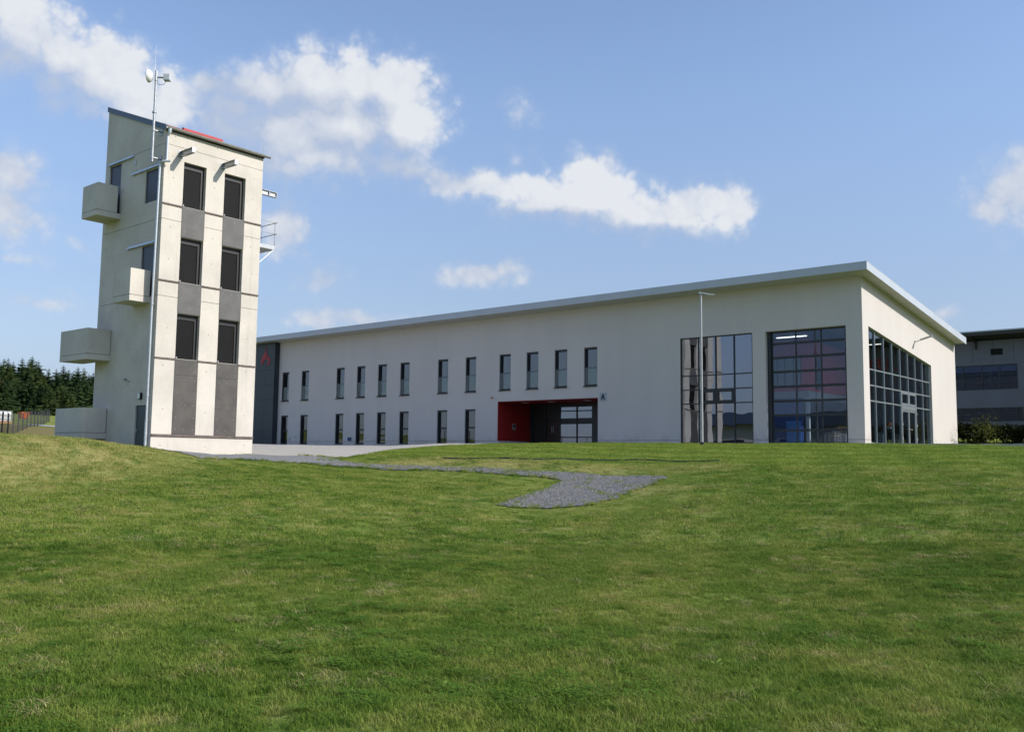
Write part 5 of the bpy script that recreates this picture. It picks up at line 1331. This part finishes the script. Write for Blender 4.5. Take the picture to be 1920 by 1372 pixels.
TREES = [(-124.19, 9.53, 11.83, 4.4, 'dark spruce in the back row beyond the left edge of the photo'), (-121.15, 9.4, 12.07, 4.25, 'dark spruce in the back row just past the left edge'), (-122.61, 10.77, 11.86, 4.33, 'tall dark spruce, first from the left edge in the back row of the wood'), (-129.15, 13.6, 11.93, 4.66, 'tall dark spruce, second from the left edge in the back row of the wood'), (-125.76, 12.53, 12.59, 4.49, 'tall dark spruce, third from the left edge in the back row of the wood'), (-117.59, 9.89, 11.9, 4.08, 'tall dark spruce, fourth from the left edge in the back row of the wood'), (-119.08, 10.78, 11.43, 4.15, 'tall dark spruce, fifth from the left edge in the back row of the wood'), (-120.56, 11.75, 11.77, 4.23, 'tall dark spruce, sixth from the left edge in the back row of the wood'), (-129.5, 16.0, 11.86, 4.68, 'tall dark spruce, seventh from the left edge in the back row of the wood'), (-129.7, 16.64, 13.27, 4.69, 'tall dark spruce, eighth from the left edge in the back row of the wood'), (-124.66, 15.33, 12.11, 4.44, 'tall dark spruce, ninth from the left edge in the back row of the wood'), (-127.16, 16.97, 13.4, 4.56, 'tall dark spruce, tenth from the left edge in the back row of the wood'), (-122.73, 15.6, 11.64, 4.34, 'tall dark spruce, eleventh from the left edge in the back row of the wood'), (-124.29, 16.66, 12.48, 4.42, 'tall dark spruce, twelfth from the left edge in the back row of the wood'), (-120.3, 15.73, 10.53, 4.22, 'tall dark spruce, thirteenth from the left edge in the back row of the wood'), (-123.67, 17.95, 11.51, 4.39, 'tall dark spruce, fourteenth from the left edge in the back row of the wood'), (-122.78, 18.21, 9.84, 4.34, 'tall dark spruce, fifteenth from the left edge in the back row of the wood'), (-121.85, 18.21, 11.36, 4.29, 'tall dark spruce, sixteenth from the left edge in the back row of the wood'), (-123.63, 19.67, 9.95, 4.37, 'tall dark spruce, seventeenth from the left edge in the back row of the wood'), (-123.38, 19.87, 12.11, 4.36, 'tall dark spruce, eighteenth from the left edge in the back row of the wood'), (-125.53, 21.41, 10.13, 4.45, 'tall dark spruce, nineteenth from the left edge in the back row of the wood'), (-124.19, 21.04, 11.6, 4.39, 'tall dark spruce, twentieth from the left edge in the back row of the wood'), (-122.83, 21.08, 11.24, 4.32, 'tall dark spruce, twenty first from the left edge in the back row of the wood'), (-117.87, 19.48, 11.5, 4.08, 'tall dark spruce, twenty second from the left edge in the back row of the wood'), (-124.78, 23.19, 10.09, 4.4, 'tall dark spruce, twenty third from the left edge in the back row of the wood'), (-124.7, 23.52, 12.12, 4.39, 'tall dark spruce, twenty fourth from the left edge in the back row of the wood'), (-124.99, 24.17, 10.72, 4.4, 'tall dark spruce, twenty fifth from the left edge in the back row of the wood'), (-122.53, 23.3, 11.15, 4.29, 'tall dark spruce, twenty sixth from the left edge in the back row of the wood'), (-122.21, 23.8, 11.31, 4.27, 'tall dark spruce, twenty seventh from the left edge in the back row of the wood'), (-117.75, 22.76, 11.2, 4.05, 'dark spruce in the back row hidden behind the concrete tower'), (-110.08, 5.11, 8.7, 3.7, 'shorter spruce in the front row past the left edge'), (-109.82, 5.69, 9.24, 3.69, 'shorter spruce in the front row cut by the left edge'), (-104.4, 4.09, 8.47, 3.43, 'shorter spruce, first from the left edge in the front row of the wood'), (-105.21, 5.05, 8.4, 3.47, 'shorter spruce, second from the left edge in the front row of the wood'), (-110.18, 7.69, 8.64, 3.71, 'shorter spruce, third from the left edge in the front row of the wood'), (-109.71, 8.1, 8.39, 3.69, 'shorter spruce, fourth from the left edge in the front row of the wood'), (-107.57, 7.94, 8.15, 3.59, 'shorter spruce, fifth from the left edge in the front row of the wood'), (-105.99, 7.91, 8.78, 3.52, 'shorter spruce, sixth from the left edge in the front row of the wood'), (-103.59, 7.59, 6.34, 3.4, 'shorter spruce, seventh from the left edge in the front row of the wood'), (-104.46, 8.65, 7.94, 3.44, 'shorter spruce, eighth from the left edge in the front row of the wood'), (-104.31, 9.21, 7.85, 3.43, 'shorter spruce, ninth from the left edge in the front row of the wood'), (-102.18, 8.9, 7.55, 3.33, 'shorter spruce, tenth from the left edge in the front row of the wood'), (-107.71, 12.1, 7.8, 3.59, 'shorter spruce, eleventh from the left edge in the front row of the wood'), (-108.23, 12.81, 8.4, 3.62, 'shorter spruce, twelfth from the left edge in the front row of the wood'), (-108.18, 13.33, 8.04, 3.61, 'shorter spruce, thirteenth from the left edge in the front row of the wood'), (-101.07, 10.96, 7.08, 3.27, 'shorter spruce, fourteenth from the left edge in the front row of the wood'), (-108.45, 15.28, 8.65, 3.62, 'shorter spruce, fifteenth from the left edge in the front row of the wood'), (-105.05, 14.58, 9.04, 3.45, 'shorter spruce, sixteenth from the left edge in the front row of the wood'), (-100.0, 13.24, 8.07, 3.2, 'shorter spruce in the front row beside the tower edge')]
HOUSE = (-117.96, 5.53, 4.47, 9.63)
UNDER = ((-127.87, 10.46), (-121.27, 25.73))
UZB = 4.83
TANK = (-52.36, -16.01)
SKIP = (-62.95, -10.18)
TRACK = [(-48.99, -15.68), (-44.51, -13.06), (-46.76, -11.96), (-51.3, -14.72)]
for i, (px, py, ztp, zb, lab) in enumerate(TREES):
    t = thing('spruce_tree', lab, 'tree', (px, py, zb), 'dark spruces at the edge of the wood')
    sp = SP[(i * 3) % 5]
    if sp[2] is None:
        a = sp[0].build('crown', M_SPRUCE); b_ = sp[1].build('trunk', M_BARK); sp[2] = (a.data, b_.data)
    else:
        a = bpy.data.objects.new('crown', sp[2][0]); b_ = bpy.data.objects.new('trunk', sp[2][1]); COL.objects.link(a); COL.objects.link(b_)
    a.parent = t; b_.parent = t
    s = (ztp - zb) / 9.9
    t.scale = (s * random.uniform(.95, 1.15), s * random.uniform(.95, 1.15), s); t.rotation_euler.z = random.uniform(0, 6.28)
# dense understorey behind the front trunks
ub = MB(); pts = []
A0 = np.array(UNDER[0]); A1 = np.array(UNDER[1])
for _ in range(14000):
    f = random.random(); p = A0 + (A1 - A0) * f + np.array([random.uniform(-6, 6), random.uniform(-6, 6)])
    pts.append((p[0], p[1], h1(p[0], p[1]) if False else UZB + random.random() ** 1.6 * 3.0 - .4))
leaf_cloud(ub, pts, .26, .55)
kind(ub.build('undergrowth', M_SPRUCE), 'stuff')

# ================================================================== far left: fence, tank, skip, house, track
F0_, F1_ = Vector((-25.0, -27.4)), Vector((-56.0, -11.2))
fence = thing('mesh_fence', 'dark steel mesh fence running back towards the wood at the left', 'fence', (F0_.x, F0_.y, gh(F0_.x, F0_.y)))
nb = 15; pp = []
for i in range(nb + 1):
    f = i / nb; p = F0_.lerp(F1_, f); z = gh(p.x, p.y); pp.append((p.x, p.y, z))
    MB().box(p.x - .025, p.y - .025, z - .3, p.x + .025, p.y + .025, z + 1.15 - .35 * f).build('post', M_FENCE, fence)
for a, b_ in zip(pp[:-1], pp[1:]):
    a = Vector(a); b_ = Vector(b_); m = MB()
    for j in range(8):
        zz = .08 + j * .13
        m.tube(a + Vector((0, 0, zz)), b_ + Vector((0, 0, zz)), .007, n=4, caps=False)
    for j in range(1, 16):
        p = a.lerp(b_, j / 16); m.tube(p + Vector((0, 0, .05)), p + Vector((0, 0, 1.0)), .003, n=3, caps=False)
    m.build('mesh_panel', M_FENCE, fence)
TKX, TKY = TANK; tz = gh(TKX, TKY)
tk = thing('white_tank', 'white plastic tank in a cage on the field behind the fence', 'tank', (TKX, TKY, tz))
def tb_(mb, a, b, c, d, e, f): return mb.box(TKX + a, TKY + b, tz + c, TKX + d, TKY + e, tz + f)
tb_(MB(), -.5, -.5, .1, .5, .5, .76).build('tank_body', M_WHITE, tk, .06)
cg = MB()
for i in range(5):
    f = -.5 + i * .25
    tb_(cg, f - .012, -.53, .05, f + .012, -.505, .80); tb_(cg, .505, f - .012, .05, .53, f + .012, .80)
for z in (.24, .5, .78): tb_(cg, -.52, -.555, z, .52, -.531, z + .025); tb_(cg, .531, -.52, z, .555, .52, z + .025)
cg.build('cage', M_STEEL, tk)
tb_(MB(), -.52, -.52, -.1, .52, .52, .095).build('pallet', M_WOOD, tk)
SKX, SKY = SKIP; kz = gh(SKX, SKY)
sk = thing('orange_skip', 'orange steel skip on the field right of the white tank', 'skip', (SKX, SKY, kz))
m = MB(); bx0, bx1, by0, by1 = SKX - .38, SKX + .38, SKY - .3, SKY + .3
m.hexa([(bx0 + .12, by0 + .05, kz + .12), (bx1 - .12, by0 + .05, kz + .12), (bx1 - .12, by1 - .05, kz + .12), (bx0 + .12, by1 - .05, kz + .12), (bx0, by0, kz + .55), (bx1, by0, kz + .55), (bx1, by1, kz + .55), (bx0, by1, kz + .55)])
m.build('hopper', M_ORANGE, sk)
MB().box(bx0 - .03, by0 - .03, kz + .552, bx1 + .03, by1 + .03, kz + .60).build('rim', M_ORANGE, sk)
MB().box(bx0 + .2, by0 + .1, kz - .1, bx1 - .2, by0 + .2, kz + .118).box(bx0 + .2, by1 - .2, kz - .1, bx1 - .2, by1 - .1, kz + .118).build('skid', M_STEEL, sk)
overlay('field_track', TRACK, 1.5, .03, M_KERB)
hx, hy = HOUSE[0], HOUSE[1]; hz = HOUSE[2]
ho = thing('house', 'small house with red tiled roof half hidden by the spruces', 'house', (hx, hy, hz))
MB().box(hx - 4, hy - 4, hz - 1, hx + 4, hy + 4, HOUSE[3] - 2.4).build('wall', M_PLASTER, ho)
rf = MB().prism([(hy - 4.5, HOUSE[3] - 2.6), (hy + 4.5, HOUSE[3] - 2.6), (hy, HOUSE[3])], 'x', hx - 4.4, hx + 4.4).build('roof', M_TILE, ho)
MB().box(hx + 1, hy - .4, HOUSE[3] - 1.2, hx + 1.7, hy + .3, HOUSE[3] + .6).build('chimney', M_TILE, rf)
for x in (-2, 1.5): MB().box(hx + x, hy - 4.06, hz + 2.2, hx + x + 1, hy - 4.002, hz + 3.6).build('window', M_FRAME, ho)

# low hall left of the camera: shows as a mirror image in the tall window
lw = thing('low_hall', 'low pale hall with a dark shallow roof mirrored in the tall window', 'building', (-38, -60, -1.6))
MB().box(-44, -64, -2.2, -22, -53, 3.1).build('wall', M_PLASTER, lw)
MB().prism([(-53.0 - 11.8, 3.05), (-53.0 + .9, 3.05), (-58.5, 4.7)], 'x', -45, -21.2).build('roof', M_CLAD, lw)
for x in (-42, -35, -28): MB().box(x, -53.0 + .002, -1.4, x + 3, -52.95, 1.4).build('gate', M_FRAME, lw)

# ================================================================== LAWN BLADES, WEEDS, GRAVEL CHIPS (instanced stuff)
def in_poly(xy, poly):
    x, y = xy[:, 0], xy[:, 1]; r = np.zeros(len(xy), bool)
    for (x0, y0), (x1, y1) in zip(poly, poly[1:] + poly[:1]):
        c = ((y0 > y) != (y1 > y)) & (x < (x1 - x0) * (y - y0) / (y1 - y0 + 1e-12) + x0)
        r ^= c
    return r

SRC = bpy.data.collections.new('plant_sources')     # sources of the instances, not linked to the scene
def src(mb, name, mat):
    o = mb.build(name, mat); COL.objects.unlink(o); return o

def clump(n, rad, h, w, lean=.5, hv=.35):
    mb = MB()
    for _ in range(n):
        a = random.uniform(0, 6.28); r = rad * math.sqrt(random.random())
        x, y = r * math.cos(a), r * math.sin(a)
        hh = h * random.uniform(1 - hv, 1 + hv); ww = w * random.uniform(.7, 1.3)
        d = random.uniform(0, 6.28); l = lean * random.uniform(.2, 1.3) * hh
        dx, dy = math.cos(d), math.sin(d); t = d + random.uniform(.9, 2.2)
        sx, sy = math.cos(t) * ww / 2, math.sin(t) * ww / 2
        p = []
        for (f, k, wf) in ((0, 0, 1), (.55, .3, .85), (1, 1, .05)):
            cx, cy, cz = x + dx * l * k, y + dy * l * k, hh * f * (1 - .15 * k) - .01 * (f == 0)
            p += [(cx - sx * wf, cy - sy * wf, cz), (cx + sx * wf, cy + sy * wf, cz)]
        mb.add(p, [(0, 1, 3, 2), (2, 3, 5, 4)])
    return mb

def coll(name, objs):
    c = bpy.data.collections.new(name)
    for o in objs: c.objects.link(o)
    return c

def scatter(name, pts, scl, collection, tilt=.12):
    me = bpy.data.meshes.new(name)
    me.from_pydata([tuple(p) for p in pts], [], [])
    at = me.attributes.new('sc', 'FLOAT', 'POINT'); at.data.foreach_set('value', np.asarray(scl, np.float32))
    o = bpy.data.objects.new(name, me); COL.objects.link(o); kind(o, 'stuff')
    ng = bpy.data.node_groups.new(name, 'GeometryNodeTree')
    ng.interface.new_socket('Geometry', in_out='INPUT', socket_type='NodeSocketGeometry')
    ng.interface.new_socket('Geometry', in_out='OUTPUT', socket_type='NodeSocketGeometry')
    gi = ng.nodes.new('NodeGroupInput'); go = ng.nodes.new('NodeGroupOutput')
    ip = ng.nodes.new('GeometryNodeInstanceOnPoints')
    ci = ng.nodes.new('GeometryNodeCollectionInfo'); ci.inputs['Collection'].default_value = collection
    ci.inputs['Separate Children'].default_value = True; ci.inputs['Reset Children'].default_value = True
    ip.inputs['Pick Instance'].default_value = True
    rv = ng.nodes.new('FunctionNodeRandomValue'); rv.data_type = 'FLOAT_VECTOR'
    rv.inputs[0].default_value = (-tilt, -tilt, 0); rv.inputs[1].default_value = (tilt, tilt, 6.283)
    na = ng.nodes.new('GeometryNodeInputNamedAttribute'); na.data_type = 'FLOAT'; na.inputs['Name'].default_value = 'sc'
    L = ng.links.new
    L(gi.outputs[0], ip.inputs['Points']); L(ci.outputs[0], ip.inputs['Instance'])
    L(rv.outputs[0], ip.inputs['Rotation']); L(na.outputs['Attribute'], ip.inputs['Scale'])
    L(ip.outputs[0], go.inputs[0])
    md = o.modifiers.new('scatter', 'NODES'); md.node_group = ng
    return o

vdir = math.atan2(_f.y, _f.x)
def sector(n, d0, d1, half):
    """random ground points, even per area, in the part of the lawn the photo covers (with margin)"""
    d = np.sqrt(rng.uniform(d0 * d0, d1 * d1, n)); a = vdir + rng.uniform(-half, half, n)
    return np.c_[CAM.x + np.cos(a) * d, CAM.y + np.sin(a) * d], d
def on_lawn(xy):
    k = ~(in_poly(xy, GRAVEL) | in_poly(xy, APRON) | in_poly(xy, ROAD))
    k &= ~((xy[:, 0] > -50.2) & (xy[:, 0] < .3) & (xy[:, 1] > -.05) & (xy[:, 1] < 15))
    k &= ~((xy[:, 0] > TX - TDP) & (xy[:, 0] < TX) & (xy[:, 1] > TY) & (xy[:, 1] < TY + TWD))
    return k
def lift(xy, dz=0.0):
    return np.c_[xy, [gh(x, y) + dz for x, y in xy]]

near = coll('near_blades', [src(clump(54, .085, .032, .0046, 1.0, .6), 'blade_tuft', M_BLADE) for _ in range(6)])
farc = coll('far_blades', [src(clump(46, .22, .040, .011, .8, .4), 'blade_tuft', M_BLADE) for _ in range(4)])
xy, d = sector(39000, 3.0, 15.5, R(52))
k = on_lawn(xy); xy = xy[k]
pat = np.sin(xy[:, 0] * 1.1 + 1.3 * np.sin(xy[:, 1] * .7)) * np.sin(xy[:, 1] * .9 + np.sin(xy[:, 0] * .6))
scatter('lawn_grass', lift(xy), rng.uniform(.75, 1.2, len(xy)) * (1 + .22 * pat), near)
xy, d = sector(68000, 15.0, 50, R(47))
k = on_lawn(xy); xy = xy[k]; d = d[k]
gp = np.array(GRAVEL[:-2]); dm_ = np.full(len(xy), 9.0)
for (a, b) in zip(gp[:-1], gp[1:]):
    t_ = np.clip(((xy - a) @ (b - a)) / ((b - a) @ (b - a)), 0, 1); dm_ = np.minimum(dm_, np.hypot(*(xy - (a + t_[:, None] * (b - a))).T))
sc_ = rng.uniform(.65, 1.15, len(xy)) * np.clip(.52 + dm_ * .22, 0, 1)
scatter('upper_lawn_grass', lift(xy), sc_, farc)

# taller fringe along the gravel edges and tufts growing in the gravel
ed = []
G2 = GRAVEL[:-2]
for (a, b) in zip(G2[:-1], G2[1:]):
    a = np.array(a); b = np.array(b); n = int(np.hypot(*(b - a)) * 11)
    for i in range(n): ed.append(a + (b - a) * rng.random() + rng.normal(0, .13, 2))
tufts = [(-.2, -25.0), (.5, -24.9), (1.1, -24.9), (-.7, -20.4), (.2, -20.2), (.9, -20.9), (.6, -22.0), (-.1, -21.4), (-1.2, -19.3), (1.3, -22.6), (-4.5, -19.4), (-7.5, -19.9), (-10.2, -20.2), (-9.0, -20.2), (-6.0, -19.8)]
for t in tufts:
    for _ in range(9): ed.append(np.array(t) + rng.normal(0, .13, 2))
for (ax_, ay_), (bx_, by_) in (((-14.0, -19.6), (-10.0, -19.9)), ((-10.0, -19.9), (-6.0, -19.5)), ((-6.0, -19.5), (-3.0, -19.0))):
    for _ in range(34):
        f_ = rng.random(); ed.append(np.array([ax_ + (bx_ - ax_) * f_, ay_ + (by_ - ay_) * f_]) + rng.normal(0, .22, 2))
for _ in range(50):
    p = np.array([rng.uniform(-12, 2), rng.uniform(-25.5, -18.4)])
    if in_poly(p[None], GRAVEL)[0]: ed.append(p)
fr = coll('fringe_blades', [src(clump(30, .10, .075, .009, .8, .5), 'blade_tuft', M_BLADE) for _ in range(3)])
ed = np.array(ed)
scatter('gravel_edge_grass', lift(ed, .03), rng.uniform(.4, 1.0, len(ed)), fr)

# flat weeds among the blades: rosettes and clover
def rosette(n, l, w):
    mb = MB()
    for i in range(n):
        a = 6.283 * i / n + random.uniform(-.3, .3); L = l * random.uniform(.6, 1.15); ww = w * random.uniform(.7, 1.2); el = random.uniform(.25, .8)
        c, s = math.cos(a), math.sin(a); p = []
        for (f, wf, z) in ((0, .25, .005), (.4, .8, .55 * el), (.75, 1, .8 * el), (1, .15, .75 * el)):
            x, y = c * L * f, s * L * f
            p += [(x - s * ww * wf / 2, y + c * ww * wf / 2, z * L * .8 + .012), (x + s * ww * wf / 2, y - c * ww * wf / 2, z * L * .8 + .006)]
        mb.add(p, [(0, 1, 3, 2), (2, 3, 5, 4), (4, 5, 7, 6)])
    return mb
def clover(n, rad):
    mb = MB()
    for _ in range(n):
        a = random.uniform(0, 6.28); r = rad * math.sqrt(random.random()); x, y = r * math.cos(a), r * math.sin(a); z = random.uniform(.025, .055)
        q = random.uniform(0, 6.28); s = random.uniform(.007, .012); tl = random.uniform(-.4, .4)
        for k in range(3):
            b_ = q + k * 2.094; c, s_ = math.cos(b_), math.sin(b_)
            mb.add([(x, y, z), (x + (c - s_ * .6) * s, y + (s_ + c * .6) * s, z + tl * s), (x + c * 1.6 * s, y + s_ * 1.6 * s, z + tl * s), (x + (c + s_ * .6) * s, y + (s_ - c * .6) * s, z)], [(0, 1, 2, 3)])
    return mb
ros = coll('rosettes', [src(rosette(random.randint(6, 10), .085, .026), 'rosette', M_WEED) for _ in range(4)])
clo = coll('clovers', [src(clover(60, .13), 'clover_patch', M_CLOVER) for _ in range(3)])
xy, d = sector(620, 4.2, 14, R(34))
n1 = np.sin(xy[:, 0] * .9 + 2) * np.sin(xy[:, 1] * 1.1 + .5)
k = on_lawn(xy) & (rng.random(len(xy)) < .25 + .6 * (n1 > .2)); xy = xy[k]
scatter('broadleaf_weeds', lift(xy, .004), rng.uniform(.35, .9, len(xy)), ros, .2)
xy, d = sector(4200, 4.0, 17, R(40))
n1 = np.sin(xy[:, 0] * .75 + 1.7 * np.sin(xy[:, 1] * .5)) * np.sin(xy[:, 1] * .85 + 1.1)
n2_ = np.sin(xy[:, 0] * 2.3 + 1.1) * np.sin(xy[:, 1] * 2.0 + 1.5 * np.sin(xy[:, 0]))
k = on_lawn(xy) & (n1 + .6 * n2_ > .38); xy = xy[k]
scatter('clover', lift(xy), rng.uniform(.7, 1.2, len(xy)), clo)

# taller missed tufts and dry cuttings lying on the lawn
tall = coll('tall_tufts', [src(clump(26, .07, .075, .0048, 1.0, .5), 'tall_tuft', M_BLADE) for _ in range(3)])
xy, d = sector(1100, 3.8, 16, R(36)); xy = xy[on_lawn(xy)]
scatter('unmown_tufts', lift(xy), rng.uniform(.6, 1.2, len(xy)), tall, .3)
dryc = coll('dry_cuttings', [src(clump(34, .12, .020, .0045, 6.0, .6), 'cutting', M_THATCH) for _ in range(3)])
xy, d = sector(2600, 3.8, 24, R(36)); n1 = np.sin(xy[:, 0] * 1.3 + 1.2 * np.sin(xy[:, 1])) * np.sin(xy[:, 1] * 1.15 + .4)
xy = xy[on_lawn(xy) & ((n1 < -.25) | (rng.random(len(xy)) < .2))]
scatter('dry_grass_cuttings', lift(xy, .022), rng.uniform(.6, 1.3, len(xy)), dryc, .1)

# loose chips on the gravel
def chip():
    mb = MB(); mb.ball((0, 0, 0), .012, 6, 4, .7)
    mb.v = [(x * random.uniform(.7, 1.3), y * random.uniform(.7, 1.3), z * random.uniform(.7, 1.2)) for x, y, z in mb.v]
    mb.sm = [False] * len(mb.sm); return mb
chips = coll('chips', [src(chip(), 'chip', M_STONE) for _ in range(4)])
cx = np.c_[rng.uniform(-12.2, 2.3, 60000), rng.uniform(-25.6, -18.2, 60000)]
cx = cx[in_poly(cx, GRAVEL)][:16000]
scatter('gravel_chips', lift(cx, .055), rng.uniform(.5, 1.5, len(cx)), chips, 1.5)
